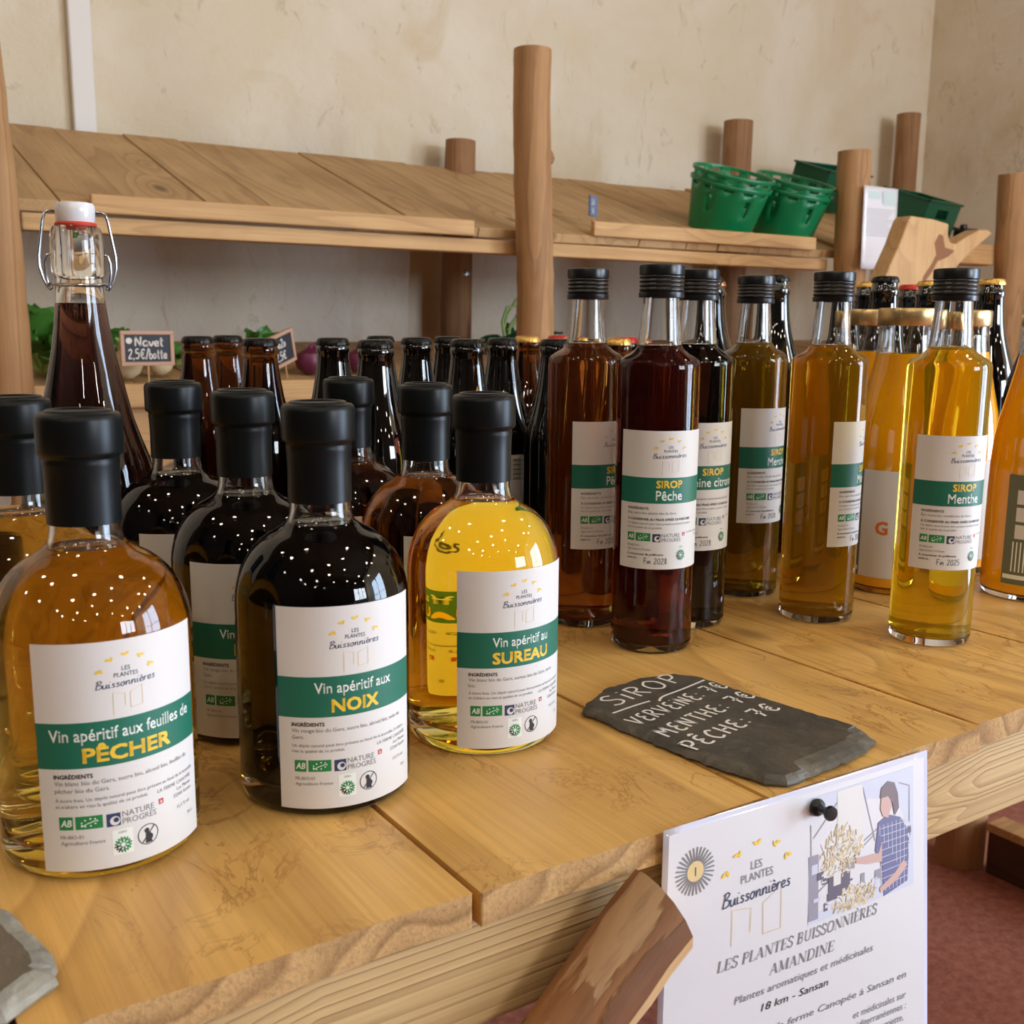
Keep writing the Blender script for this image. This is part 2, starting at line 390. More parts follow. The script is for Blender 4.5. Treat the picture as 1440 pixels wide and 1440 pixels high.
def plaster():
    t = NT('limewashed_plaster')
    v = t.coords((1, 1, 1), rnd=False)
    big = t.noise(v, 1.6, 5, 0.6, 0.6)
    c = t.mix(t.ramp(big, [(0.40, (0, 0, 0, 1)), (0.62, (1, 1, 1, 1))]), rgb(226, 217, 200), rgb(217, 203, 178))
    st = t.noise(t.coords((1.6, 1.6, 0.9), rnd=False), 2.3, 6, 0.65, 1.0)
    c = t.mix(t.math('MULTIPLY', t.ramp(st, [(0.56, (0, 0, 0, 1)), (0.72, (1, 1, 1, 1))]), 0.5), c, rgb(202, 178, 138))
    sc = t.noise(t.coords((5, 5, 2.4), rnd=False), 2.0, 6, 0.7, 1.6)
    c = t.mix(t.math('MULTIPLY', t.ramp(sc, [(0.60, (0, 0, 0, 1)), (0.66, (1, 1, 1, 1)), (0.70, (0.1, .1, .1, 1))]), 0.35), c, rgb(158, 134, 98))
    t.set(Base_Color=c, Roughness=0.9, Specular_IOR_Level=0.2)
    t.bump(t.noise(v, 9.0, 6, 0.65, 0.5), 0.35, 0.02); return t.m
M['plaster'] = plaster()
def concrete():
    t = NT('red_floor')
    v = t.coords((1, 1, 1), rnd=False)
    n = t.noise(v, 60, 6, 0.75)
    c = t.mix(t.ramp(n, [(0.38, (0, 0, 0, 1)), (0.66, (1, 1, 1, 1))]), rgb(150, 86, 72), rgb(192, 132, 110))
    c = t.mix(t.math('MULTIPLY', t.noise(v, 5, 3), 0.4), c, rgb(140, 84, 74))
    t.set(Base_Color=c, Roughness=0.6); t.bump(n, 0.2, 0.003); return t.m
M['floor'] = concrete()
M['ceiling'] = wood('dark_ceiling_boards', rgb(92, 70, 50), rgb(78, 58, 40), rgb(48, 34, 22), 'X', rings=6, rough=0.8)
M['dark_wall'] = wood('dark_barn_boards', rgb(64, 48, 36), rgb(52, 38, 28), rgb(30, 22, 16), 'Z', rings=6, rough=0.85)
M['trunking'] = plain('white_painted_trunking', rgb(224, 220, 214), 0.5)
M['white_frame'] = plain('white_window_frame', rgb(225, 225, 222), 0.4)

def glass(name, col=(1, 1, 1, 1), ior=1.5, absorb=None, dens=0.0, rough=0.0):
    t = NT(name); t.set(Base_Color=col, Roughness=rough, IOR=ior, Transmission_Weight=1.0)
    if absorb:
        a = t.n('ShaderNodeVolumeAbsorption', Color=absorb, Density=dens)
        t.l(a.outputs[0], t.out.inputs['Volume'])
    return t.m
M['glass'] = glass('clear_glass', (0.985, 0.995, 0.99, 1))
def liquid(name, T, path):
    """T: colour let through over `path` metres"""
    s = [-math.log(max(x, 1e-4)) / path for x in T]
    d = max(s) * 1.02
    m = glass(name, (1, 1, 1, 1), 1.34, tuple(1 - x / d for x in s) + (1,), d)
    t = m.node_tree                    # the side of the liquid touches the glass, its top touches air
    at = t.nodes.new('ShaderNodeAttribute'); at.attribute_name = 'open_surface'
    mr = t.nodes.new('ShaderNodeMapRange'); mr.inputs['To Min'].default_value = 1.34 / 1.5; mr.inputs['To Max'].default_value = 1.34
    t.links.new(at.outputs['Fac'], mr.inputs['Value']); t.links.new(mr.outputs[0], t.nodes['Principled BSDF'].inputs['IOR'])
    return m
M['wine_peach'] = liquid('golden_peach_leaf_wine', (0.82, 0.60, 0.14), 0.08)
M['wine_elder'] = liquid('yellow_elderflower_wine', (0.92, 0.49, 0.017), 0.08)
M['wine_amber'] = liquid('amber_wine', (0.66, 0.28, 0.05), 0.08)
M['wine_dark'] = liquid('dark_walnut_wine', (0.01, 0.004, 0.003), 0.010)
M['wine_red'] = liquid('dark_red_liquid', (0.055, 0.02, 0.02), 0.05)
def cloudy(name, T, path, cloud, col):
    """syrup seen through its bottle wall: partly clear and absorbing, partly turbid"""
    m = liquid(name, T, path); t = m.node_tree; p = t.nodes['Principled BSDF']; out = t.nodes['Material Output']
    for k in list(p.inputs['IOR'].links): t.links.remove(k)
    p.inputs['IOR'].default_value = 1.40
    d = t.nodes.new('ShaderNodeBsdfPrincipled'); d.inputs['Base Color'].default_value = col; d.inputs['Roughness'].default_value = 0.04
    d.inputs['Coat Weight'].default_value = 0.6; d.inputs['Coat Roughness'].default_value = 0.02
    tr = t.nodes.new('ShaderNodeBsdfTranslucent'); tr.inputs['Color'].default_value = col
    m1 = t.nodes.new('ShaderNodeMixShader'); m1.inputs[0].default_value = 0.5; t.links.new(d.outputs[0], m1.inputs[1]); t.links.new(tr.outputs[0], m1.inputs[2])
    m2 = t.nodes.new('ShaderNodeMixShader'); m2.inputs[0].default_value = cloud; t.links.new(p.outputs[0], m2.inputs[1]); t.links.new(m1.outputs[0], m2.inputs[2])
    t.links.new(m2.outputs[0], out.inputs['Surface'])
    return m
M['syr_peach'] = cloudy('red_brown_syrup', (0.36, 0.07, 0.03), 0.06, .14, rgb(120, 30, 18))
M['syr_peach2'] = cloudy('chestnut_syrup', (0.66, 0.28, 0.06), 0.06, .20, rgb(164, 84, 28))
M['syr_dark'] = cloudy('dark_syrup', (0.03, 0.012, 0.006), 0.06, .03, rgb(60, 30, 14))
M['syr_olive'] = cloudy('olive_brown_syrup', (0.54, 0.36, 0.05), 0.06, .30, rgb(170, 126, 22))
M['syr_gold'] = cloudy('golden_brown_syrup', (0.66, 0.42, 0.05), 0.06, .30, rgb(208, 156, 18))
M['syr_mint'] = cloudy('yellow_green_mint_syrup', (0.84, 0.60, 0.03), 0.06, .26, rgb(228, 196, 14))
def juice(name, a, b):
    t = NT(name)
    g = t.n('ShaderNodeTexCoord'); sp = t.n('ShaderNodeSeparateXYZ'); t.l(g.outputs['Object'], sp.inputs[0])
    n = t.noise(t.coords((8, 8, 8)), 1.0, 2)
    t.set(Base_Color=t.mix(n, a, b), Roughness=0.05, Subsurface_Weight=0.5, Subsurface_Radius=(0.02, 0.012, 0.003), Subsurface_Scale=0.6, Coat_Weight=0.5, Coat_Roughness=0.02)
    return t.m
M['juice'] = juice('cloudy_orange_juice', rgb(240, 170, 14), rgb(232, 156, 8))
M['capsule'] = NT('black_shrink_capsule').set(Base_Color=rgb(13, 17, 18), Roughness=0.34, Specular_IOR_Level=0.24).m
M['black_cap'] = plain('black_screw_cap', rgb(16, 17, 19), 0.3)
M['beer_black'] = NT('near_black_bottle_glass').set(Base_Color=rgb(8, 7, 5), Roughness=0.03, Coat_Weight=1.0, Coat_Roughness=0.02).m
M['beer_green'] = NT('black_green_bottle_glass').set(Base_Color=rgb(6, 12, 12), Roughness=0.03, Coat_Weight=1.0, Coat_Roughness=0.02).m
M['beer_brown'] = glass('brown_bottle_glass', (1, 1, 1, 1), 1.5, (0.57, 0.32, 0.02, 1), 140)
M['crown_black'] = plain('black_crown_cap', rgb(24, 23, 22), 0.28, 0.6)
M['crown_gold'] = plain('gold_crown_cap', rgb(222, 178, 96), 0.32, 0.75)
M['crown_red'] = plain('red_crown_cap', rgb(206, 44, 30), 0.35, 0.1)
M['crown_copper'] = plain('copper_crown_cap', rgb(190, 120, 70), 0.32, 0.7)
M['lid_gold'] = plain('gold_twist_lid', rgb(206, 176, 122), 0.3, 0.85)
M['steel'] = plain('steel_wire', rgb(176, 180, 188), 0.25, 1.0)
M['porcelain'] = plain('white_porcelain', rgb(226, 224, 226), 0.2, 0, 0.3)
M['rubber'] = plain('red_rubber_ring', rgb(202, 62, 44), 0.45)
M['paper'] = plain('label_paper', rgb(222, 218, 214), 0.55)
M['band'] = plain('label_green_print', rgb(22, 106, 84), 0.5)
M['ink'] = plain('black_print', rgb(44, 42, 44), 0.6)
M['grey_ink'] = plain('grey_print', rgb(128, 126, 128), 0.6)
M['yellow'] = plain('yellow_print', rgb(240, 198, 58), 0.5)
M['white_ink'] = plain('white_print', rgb(236, 240, 232), 0.5)
M['pale_gold'] = plain('pale_gold_print', rgb(222, 196, 138), 0.6)
M['logo_green'] = plain('logo_green_print', rgb(30, 132, 72), 0.5)
M['logo_red'] = plain('logo_red_print', rgb(196, 52, 60), 0.5)
M['navy'] = plain('navy_print', rgb(46, 58, 92), 0.6)
LABMATS = [M[k] for k in ('paper', 'band', 'ink', 'grey_ink', 'yellow', 'white_ink', 'pale_gold', 'logo_green', 'logo_red', 'navy')]
P_, BA, IN, GR, YE, WH, PG, LG, LR, NA = range(10)
def slate_mat(name, a, b, c):
    t = NT(name)
    v = t.coords((1, 1, 1))
    n = t.noise(v, 18, 6, 0.65, 0.8); n2 = t.noise(v, 90, 6, 0.7, 0.5)
    col = t.mix(t.ramp(n, [(0.4, (0, 0, 0, 1)), (0.65, (1, 1, 1, 1))]), a, b)
    col = t.mix(t.math('MULTIPLY', t.ramp(n2, [(0.55, (0, 0, 0, 1)), (0.75, (1, 1, 1, 1))]), 0.5), col, c)
    t.set(Base_Color=col, Roughness=0.6); t.bump(t.math('ADD', n, t.math('MULTIPLY', n2, 0.4)), 0.5, 0.004); return t.m
M['slate'] = slate_mat('dark_slate', rgb(84, 76, 63), rgb(56, 51, 44), rgb(118, 106, 86))
M['slate_edge'] = slate_mat('chipped_slate_edge', rgb(98, 92, 80), rgb(72, 68, 60), rgb(150, 142, 124))
M['slate_light'] = slate_mat('grey_slate', rgb(120, 106, 88), rgb(100, 90, 76), rgb(140, 126, 106))
M['slate_edge_light'] = slate_mat('pale_chipped_edge', rgb(160, 154, 138), rgb(120, 116, 106), rgb(190, 186, 170))
M['chalk'] = plain('white_chalk_pen', rgb(232, 226, 216), 0.8)
M['green_plastic'] = NT('green_plastic').set(Base_Color=rgb(8, 122, 72), Roughness=0.35).m
M['green_plastic_dark'] = NT('dark_green_plastic').set(Base_Color=rgb(6, 84, 58), Roughness=0.35).m
M['black_plastic'] = plain('black_plastic', rgb(20, 20, 21), 0.3)

# ------------------------------------------------------------------ the room
def slab(name, *a, mat): return struct(MB().box(*a).build(name, mat))
XL, XR, YF, YB, ZC = -2.6, 3.70, -3.9, 2.72, 3.4
slab('floor', XL - .1, XR + .1, YF - .1, YB + .1, -0.1, 0.0, mat=M['floor'])
slab('ceiling', XL - .1, XR + .1, YF - .1, YB + .1, ZC, ZC + .1, mat=M['ceiling'])
slab('wall_back', XL - .1, XR + .1, YB, YB + .15, 0, ZC, mat=M['plaster'])
def wall_with_hole(name, mat, axis, pos, th, a0, a1, h0, h1, z0, z1):
    b = MB()
    def bx(p, q, zz0, zz1):
        if axis == 'X': b.box(pos, pos + th, p, q, zz0, zz1)
        else: b.box(p, q, pos, pos + th, zz0, zz1)
    bx(a0, h0, 0, ZC); bx(h1, a1, 0, ZC)
    bx(h0, h1, z1, ZC)
    if z0 > 0: bx(h0, h1, 0, z0)
    return struct(b.build(name, mat))
def window(name, axis, pos, h0, h1, z0, z1, nv=1, nh=1):
    b = MB(); t = 0.05
    def bx(p, q, zz0, zz1):
        if axis == 'X': b.box(pos - .03, pos + .03, p, q, zz0, zz1)
        else: b.box(p, q, pos - .03, pos + .03, zz0, zz1)
    bx(h0, h0 + t, z0, z1); bx(h1 - t, h1, z0, z1); bx(h0, h1, z0, z0 + t); bx(h0, h1, z1 - t, z1)
    for i in range(1, nv + 1):
        x = h0 + (h1 - h0) * i / (nv + 1); bx(x - .02, x + .02, z0, z1)
    for i in range(1, nh + 1):
        z = z0 + (z1 - z0) * i / (nh + 1); bx(h0, h1, z - .015, z + .015)
    return struct(b.build(name, M['white_frame']))
wall_with_hole('wall_right', M['plaster'], 'X', XR, .15, YF, YB, -2.7, -0.8, 0.05, 2.35)
window('window_1', 'X', XR + .05, -2.7, -0.8, 0.05, 2.35, 1, 1)
wall_with_hole('wall_front', M['dark_wall'], 'Y', YF - .15, .15, XL, XR, 1.8, 3.55, 1.2, 2.4)
window('added_window', 'Y', YF - .08, 1.8, 3.55, 1.2, 2.4, 2, 0)  # unseen window added for the front fill, set beside the right window's reflection
slab('wall_left', XL - .15, XL, YF, YB, 0, ZC, mat=M['dark_wall'])
struct(bevel(MB().box(0.572, 0.622, YB - .022, YB, 1.2, ZC).build('trim_1', M['trunking']), .004))

# small bare lamps hanging from the ceiling
M['lamp_black'] = plain('black_lamp_metal', rgb(24, 24, 24), 0.4)
def pendant(x, y, z, label):
    t = thing('pendant_lamp', label, 'lamp', (x, y, z), 0, 'bare lamps under the ceiling')
    MB().tube([(0, 0, 0.09), (0, 0, ZC - z)], 0.004, 6).build('cord', M['lamp_black'], t)
    MB().lathe([(0, .10), (.022, .10), (.028, .06), (.028, .045), (0, .045)], 20).build('socket', M['lamp_black'], t)
    l = bpy.data.lights.new('bulb_light', 'POINT'); l.energy = 10.5; l.color = (1.0, 0.88, 0.72); l.shadow_soft_size = 0.06
    o = bpy.data.objects.new('bulb_light', l); COL.objects.link(o); o.parent = t
rl_ = random.Random(12)
for i in range(26):
    x = -2.0 + (i % 6) * 1.0 + rl_.uniform(-.22, .22); y = -3.0 + (i // 6) * 1.15 + rl_.uniform(-.3, .3); z = 2.6 + rl_.uniform(-.12, .35)
    pendant(x, y, z, 'bare round lamp on a black cord under the dark ceiling boards')

# ------------------------------------------------------------------ table
tab = thing('plank_table', 'rustic honey coloured plank table carrying all the bottles', 'table', (0.6, 0.8, 0))
def plank(x0, x1, y0, y1, z0, z1, mats, parent, name='plank', jag=0.0015):
    b = MB(); n = 8
    pts = []
    for i in range(n + 1):
        x = x0 + (x1 - x0) * i / n
        pts.append((x, y0 + random.uniform(-jag, jag)))
    top = pts + [(x1, y1), (x0, y1)]
    m = len(top)
    v = [(x, y, z1) for x, y in top] + [(x, y, z0) for x, y in top]
    f = [tuple(range(m)), tuple(reversed(range(m, 2 * m)))]
    b.add(v, f, 0)
    b.add(v, [(i, i + m, (i + 1) % m + m, (i + 1) % m) for i in range(m)], 0)
    for k in range(n): b.m[2 + k] = 1
    o = b.build(name, mats, None)
    o.parent = parent
    return o
GAP = .0017
edges = [-0.71, -0.522, -0.334, -0.146, 0.042, 0.230, 0.412, 0.607, 0.802, 0.985, 1.17, 1.36, 1.55, 1.74, 1.93]
for i, (a, b) in enumerate(zip(edges, edges[1:])):
    fy = {4: 0.3745, 5: 0.3735, 6: 0.3715, 7: 0.376, 8: 0.379}.get(i, 0.374 + random.uniform(-.003, .003))
    o = plank(a + GAP - .6, b - GAP - .6, fy - .8, 1.26 - .8, TZ - .0165, TZ, [M['table_a'], M['table_end']], tab)
    bevel(o, .0012, 2)
b = MB().box(-0.70 - .6, 1.92 - .6, .381 - .8, .425 - .8, TZ - .073, TZ - .0168)
bevel(b.build('apron_beam', M['beam'], tab), .002)
bevel(MB().box(-0.70 - .6, 1.92 - .6, 1.20 - .8, 1.24 - .8, TZ - .073, TZ - .0168).build('apron_beam', M['beam'], tab), .002)
for lx, ly in ((-.62, .48), (1.85, .48), (-.62, 1.16), (1.85, 1.16)):
    MB().tube([(lx - .6, ly - .8, 0.0), (lx + .004 - .6, ly - .8, .35), (lx - .6, ly - .8, TZ - .0168)], [.047, .044, .041], 20).build('leg', M['log'], tab)
bevel(MB().box(1.845 - .6, 1.885 - .6, .56 - .8, 1.10 - .8, .0, .088).build('foot_runner', M['dark_wood'], tab), .003)
bevel(MB().box(1.838 - .6, 1.892 - .6, .56 - .8, 1.10 - .8, .088, .105).build('foot_runner_top', M['rail'], tab), .002)
# diagonal branch brace in front of the apron: flattened split branch
def brace():
    P0 = Vector((0.327, .352, .769)); P1 = Vector((0.075, .352, .56))
    d = (P1 - P0).normalized(); n = Vector((0, -1, 0)); s = d.cross(n)
    b = MB(); rows = []
    N = 18
    L = (P1 - P0).length
    prof = [(-.0195, -.016), (-.0195, -.002), (-.0145, .008), (-.005, .012), (.004, .0115), (.012, .007), (.0175, .000), (.0195, -.008), (.0185, -.016)]
    v = []
    for i in range(N + 1):
        t = i / N
        c = P0 + d * (L * t)
        k = 1 + .08 * sin(7 * t + 1)
        for (a, h) in prof:
            cut = 0.006 * (-a / .02) * max(0, 1 - t * 8)          # slanted sawn end
            v.append(c + s * a * k + n * (h * k + random.uniform(-.0007, .0007)) + d * cut)
    m = len(prof); f = []
    for i in range(N):
        for k in range(m):
            f.append((i * m + k, i * m + (k + 1) % m, (i + 1) * m + (k + 1) % m, (i + 1) * m + k))
    b.add(v, f, 0, True)
    for i in range(N):
        b.m[i * m + 2] = 1
    b.f += [tuple(range(m)), tuple(N * m + k for k in reversed(range(m)))]; b.m += [1, 1]; b.s += [False, False]
    q = d.to_track_quat('Z', 'Y').to_matrix().to_4x4()
    q.translation = P0
    qi = q.inverted()
    b.v = [tuple(qi @ Vector(p)) for p in b.v]
    o = b.build('brace', [M['bark'], M['pale']], None, fix=True)
    o.matrix_world = q
    k = MB().lathe([(0, .0), (.0032, .0), (.0036, .0012), (.002, .0022), (0, .0018)], 14).build('knot', M['black_plastic'], o)
    k.location = (0.0, 0.02, .10)
    return o
br = brace(); 
br.parent = tab; br.matrix_parent_inverse = Matrix.Translation((-.6, -.8, 0))

# ------------------------------------------------------------------ bottle kit
def arc(r0, z0, r1, z1, a0, a1, n):
    """quarter-ellipse points: r=r0+r1*cos, z=z0+z1*sin"""
    return [(r0 + r1 * cos(radians(a0 + (a1 - a0) * i / n)), z0 + z1 * sin(radians(a0 + (a1 - a0) * i / n))) for i in range(n + 1)]

class Label:
    W, H = 80.0, 106.0
    def __init__(s): s.parts = []
    def rect(s, u0, v0, u1, v1, mi, layer=1):
        n = max(1, int((u1 - u0) / 2.0) + 1); v = []; f = []
        for i in range(n + 1):
            u = u0 + (u1 - u0) * i / n; v += [(u, v0), (u, v1)]
        for i in range(n): f.append((2 * i, 2 * i + 2, 2 * i + 3, 2 * i + 1))
        s.parts.append((v, f, mi, layer)); return s
    def text(s, t, u, v, size, mi, bold=0.0, align='c', xs=1.0, shear=0.0, layer=2, fit=None):
        vv, ff, wd = text2d(t)
        if fit: xs = fit / (wd * size)
        o = {'c': -wd / 2, 'l': 0, 'r': -wd}[align]
        for dx, dy in (((0, 0),) if bold < .008 else ((-1, -1), (1, -1), (-1, 1), (1, 1), (0, 0))):
            s.parts.append(([(u + ((x + o + dx * bold) + shear * y) * size * xs, v + (y + dy * bold) * size) for x, y in vv], ff, mi, layer))
        return s
    def strokes(s, t, table, u, v, h, wd, mi, xs=1.0, align='c', layer=2, rise=0.0, shear=0.0):
        vv, ff, w0 = strokes2d(t, table, wd / h)
        o = {'c': -w0 / 2, 'l': 0}[align]
        s.parts.append(([(u + (x + o + shear * y) * h * xs, v + y * h + rise * (x + o) * h) for x, y in vv], ff, mi, layer)); return s
    def poly(s, pts, mi, layer=2): s.parts.append((list(pts), [tuple(range(len(pts)))], mi, layer)); return s
    def line(s, pts, wd, mi, layer=2, curved=False):
        v, f = ribbon(pts, wd, curved); s.parts.append((v, [tuple(reversed(q)) if False else q for q in f], mi, layer)); return s
    def disc(s, u, v, r, mi, layer=2, n=18, rin=0):
        if rin:
            vv = []; f = []
            for i in range(n):
                a = 2 * pi * i / n; vv += [(u + r * cos(a), v + r * sin(a)), (u + rin * cos(a), v + rin * sin(a))]
            for i in range(n): j = (i + 1) % n; f.append((2 * i, 2 * j, 2 * j + 1, 2 * i + 1))
            s.parts.append((vv, f, mi, layer))
        else: s.poly([(u + r * cos(2 * pi * i / n), v + r * sin(2 * pi * i / n)) for i in range(n)], mi, layer)
        return s
    def wrap(s, R, z0, name, parent, mats=None, u_mid=40.0):
        b = MB()
        for v, f, mi, layer in s.parts:
            rr = R + .00025 + layer * .00007
            b.add([(rr * cos((x - u_mid) / 1000 / R), rr * sin((x - u_mid) / 1000 / R), z0 + y / 1000) for x, y in v], f, mi, layer == 0)
        o = b.build(name, mats or LABMATS, parent, angle=0)
        return o
    def flat(s, fn, name, parent, mats=None, step=.00006):
        b = MB()
        for v, f, mi, layer in s.parts:
            b.add([fn(x, y, layer * step) for x, y in v], f, mi, False)
        return b.build(name, mats or LABMATS, parent, angle=0)

def leaf_mark(L, u, v, r, ang, mi, layer=2):
    c, s_ = cos(ang), sin(ang)
    pts = [(-1, 0), (-.4, .42), (.3, .4), (1, 0), (.3, -.4), (-.4, -.42)]
    L.poly([(u + r * (x * c - y * s_), v + r * (x * s_ + y * c)) for x, y in pts], mi, layer)
def house_logo(L, u, v, k=1.0):
    """the small logo: five leaf sprigs in an arch, three words, two open doors"""
    for a in (158, 124, 90, 56, 22):
        x = u + 18 * k * cos(radians(a)); y = v + 1.5 * k + 16.5 * k * sin(radians(a))
        leaf_mark(L, x - 1.2 * k, y, 2.1 * k, radians(a + 60), YE); leaf_mark(L, x + 1.2 * k, y + .4 * k, 1.9 * k, radians(a - 50), YE)
    L.text('LES', u, v + 7.2 * k, 4.2 * k, NA, align='c', xs=.95); L.text('PLANTES', u, v + 3.0 * k, 4.2 * k, NA, align='c', xs=.95)
    L.strokes('Buissonnières', SCRIPT, u, v - 3.2 * k, 5.4 * k, .46 * k, NA, xs=1.32, rise=.05, shear=.12)
    for pts in ([(-9, -22), (-9, -7), (-1.5, -8.5), (-1.5, -17)], [(2, -19), (2, -8.5), (10, -5), (10, -18), (2, -19)]):
        L.line([(u + x * k, v + y * k) for x, y in pts], .38 * k, PG)
def cert_row(L, v, long=True):
    L.rect(8, v, 14, v + 6.2, LG, 1); L.text('AB', 11, v + 1.6, 4.6, WH, .02, xs=.8, shear=.2)
    L.rect(15, v, 26.5, v + 6.2, LG, 1)
    for i in range(9):
        a = 2 * pi * i / 9; L.disc(20.8 + 3.4 * cos(a), v + 3.1 + 1.7 * sin(a) + .6 * cos(a), .42, WH, 2, 6)
    L.line([(17.4, v + 1.2), (20, v + 2.6), (23.6, v + 3.8)], .4, WH)
    L.rect(28, v - .4, 34, v + 5.8, NA, 1); L.disc(31.6, v + 2.2, 2.2, P_, 2, 14); L.disc(32.1, v + 2.6, 1.2, NA, 3, 12)
    L.text('NATURE', 34.8, v + 3.3, 4.0, GR, 0.0, 'l', xs=.98); L.text('PROGRÈS', 34.8, v - .2, 4.0, GR, 0.0, 'l', xs=.95)
    L.rect(52, v + 3.8, 54.6, v + 6.4, LR, 1); L.text('&', 53.3, v + 4.3, 2.2, WH)
    L.text('FR-BIO-01', 8.3, v - 4.3, 2.4, GR, .0, 'l'); L.text('Agriculture France', 8.3, v - 7.2, 2.5, GR, .0, 'l')
def snow_mark(L, u, v, r):
    for i in range(8):
        a = 2 * pi * i / 8 + .2; c, s_ = cos(a), sin(a)
        col = IN if i in (4, 5) else LG
        L.line([(u + c * r * .25, v + s_ * r * .25), (u + c * r, v + s_ * r)], r * .2, col)
        for sg in (-1, 1):
            L.line([(u + c * r * .55, v + s_ * r * .55), (u + cos(a + sg * .45) * r * .95, v + sin(a + sg * .45) * r * .95)], r * .14, col)
def aperitif_label(t1, t2, ing, note, R, z0, parent, wide2=24):
    L = Label(); L.rect(0, 0, 80, 106, P_, 0)
    house_logo(L, 40, 87, .68)
    L.rect(0, 48.8, 80, 70, BA, 1)
    L.text(t1, 40, 61.4, 8.0, WH, .010, xs=.78 if len(t1) > 20 else .86, fit=68 if len(t1) > 20 else None)
    L.text(t2, 40, 51.4, 9.4, YE, .03, fit=wide2)
    L.text('INGRÉDIENTS', 7, 44.2, 2.7, IN, .025, 'l')
    y = 41.0
    for s in ing: L.text(s, 7, y, 2.9, GR, .004, 'l'); y -= 3.5
    y -= .8
    for s in note: L.text(s, 7, y, 2.35, GR, .002, 'l'); y -= 2.9
    for i, s in enumerate(('LA FERME CANOPÉE', 'Les Plantes', '32260 Sansan')): L.text(s, 74, 29.5 - 3 * i, 2.5, GR, 0, 'r')
    L.text('15,5 % vol', 72, 17.5, 2.4, GR, 0, 'r'); L.text('70 cl', 74, 11.5, 2.2, GR, 0, 'r')
    cert_row(L, 20.0)
    L.rect(30, 5.5, 39, 17.5, WH, 1); L.text('GERS', 34.5, 15.6, 1.6, GR); snow_mark(L, 34.5, 10, 3.9)
    L.disc(46, 11.6, 5.0, IN, 2, 26, 4.6); L.disc(45.4, 13.6, 1.2, IN, 2, 12); L.disc(46.6, 10.2, 1.7, IN, 2, 12); L.line([(43.2, 8.2), (49, 15)], .5, IN, 3); L.poly([(44.6, 7.4), (47.8, 7.4), (47, 12.8), (44.8, 12.8)], IN)
    return L.wrap(R, z0, 'label', parent)
def syrup_label(t2, ing, R, z0, parent, date='Fin 2028'):
    L = Label(); L.rect(0, 0, 80, 105, P_, 0)
    house_logo(L, 40, 87, .68)
    L.rect(0, 50.5, 80, 70, BA, 1)
    L.text('SIROP', 40, 62.4, 7.8, YE, .026, xs=1.0); L.text(t2, 40, 53.0, 10.4, WH, .012, xs=.86)
    L.text('INGRÉDIENTS', 8, 45.6, 2.7, IN, .012, 'l'); L.text(ing, 8, 42.2, 2.7, GR, 0, 'l')
    L.text('À CONSERVER AU FRAIS APRÈS OUVERTURE', 8, 37.4, 2.6, IN, .015, 'l')
    L.text('Un dépôt naturel peut être présent au fond, il n\'altère', 8, 34.2, 2.4, GR, 0, 'l'); L.text('rien la qualité de ce produit.', 8, 31.2, 2.4, GR, 0, 'l')
    cert_row(L, 21.5)
    L.text('À consommer de préférence', 8.3, 10.6, 2.4, IN, .01, 'l'); L.text('avant le :', 8.3, 7.6, 2.4, IN, .01, 'l')
    L.strokes(date, HAND, 22, 4.2, 4.4, .4, IN, align='l')
    L.text('La Ferme Canopée', 74, 27, 2.3, GR, 0, 'r'); L.text('Sansan', 74, 24, 2.3, GR, 0, 'r')
    L.text('GERS', 51, 16.4, 1.6, GR); snow_mark(L, 51, 10.6, 4.2)
    return L.wrap(R, z0, 'label', parent)

def facing(x, y): return atan2(-y, -x)          # direction from a bottle to the camera side of the table

# -- stout aperitif bottle
def level_cut(inner, level):
    """inner wall profile split at the liquid level"""
    lo = [p for p in inner if p[1] < level]; k = len(lo)
    (r0, z0), (r1, z1) = inner[k - 1], inner[k]
    rl = r0 + (r1 - r0) * (level - z0) / (z1 - z0)
    return lo + [(rl, level)], [(rl, level)] + inner[k:]
def shell(outer, inner, level):
    return outer + list(reversed(level_cut(inner, level)[1]))
def turbid_bottle(outer, inner, z_floor, level, mat, root, seg):
    """cloudy contents reach the outer wall; clear glass shows as the thick base and the empty neck"""
    lo, hi = level_cut(outer, level); bo, up = level_cut(outer, z_floor)
    MB().lathe(bo + [(bo[-1][0] - .0012, z_floor + .0002), (0, z_floor)], seg).build('glass_base', M['glass'], root)
    b = MB().lathe(hi + list(reversed(level_cut(inner, level)[1])) + [hi[0]], seg)
    g = b.build('glass_neck', M['glass'], root)
    body = [p for p in lo if p[1] > z_floor + .0006]
    r0 = body[0][0]
    l = MB().lathe([(0, z_floor + .0004), (r0 - .0012, z_floor + .0006), (r0, z_floor + .0016)] + body[1:] + [(lo[-1][0] - .0024, level - .0004), (0, level - .0005)], seg).build('liquid', mat, root)
    return g, l
def fill(inner, level, mat, parent, seg):
    lo = level_cut(inner, level)[0]; rl = lo[-1][0]
    o = MB().lathe(lo + [(rl - .0010, level - .0005), (0, level - .0006)], seg).build('liquid', mat, parent)
    a = o.data.attributes.new('open_surface', 'FLOAT', 'FACE'); n = len(o.data.polygons)
    a.data.foreach_set('value', [0.0] * (n - 2 * seg) + [1.0] * (2 * seg))
    return o
AP_R = .046
ap_out = [(0, .0105), (.010, .0098), (.020, .0074), (.028, .0044), (.0345, .0014), (.038, .0003), (.0425, .0006), (.0450, .0030), (.0460, .0075), (.0460, .060), (.0460, .104)] + arc(.0150, .104, .0310, .0405, 6, 74, 12) + [(.0206, .1449), (.0184, .1468), (.0168, .1495), (.0160, .154), (.0157, .170), (.0157, .204)]
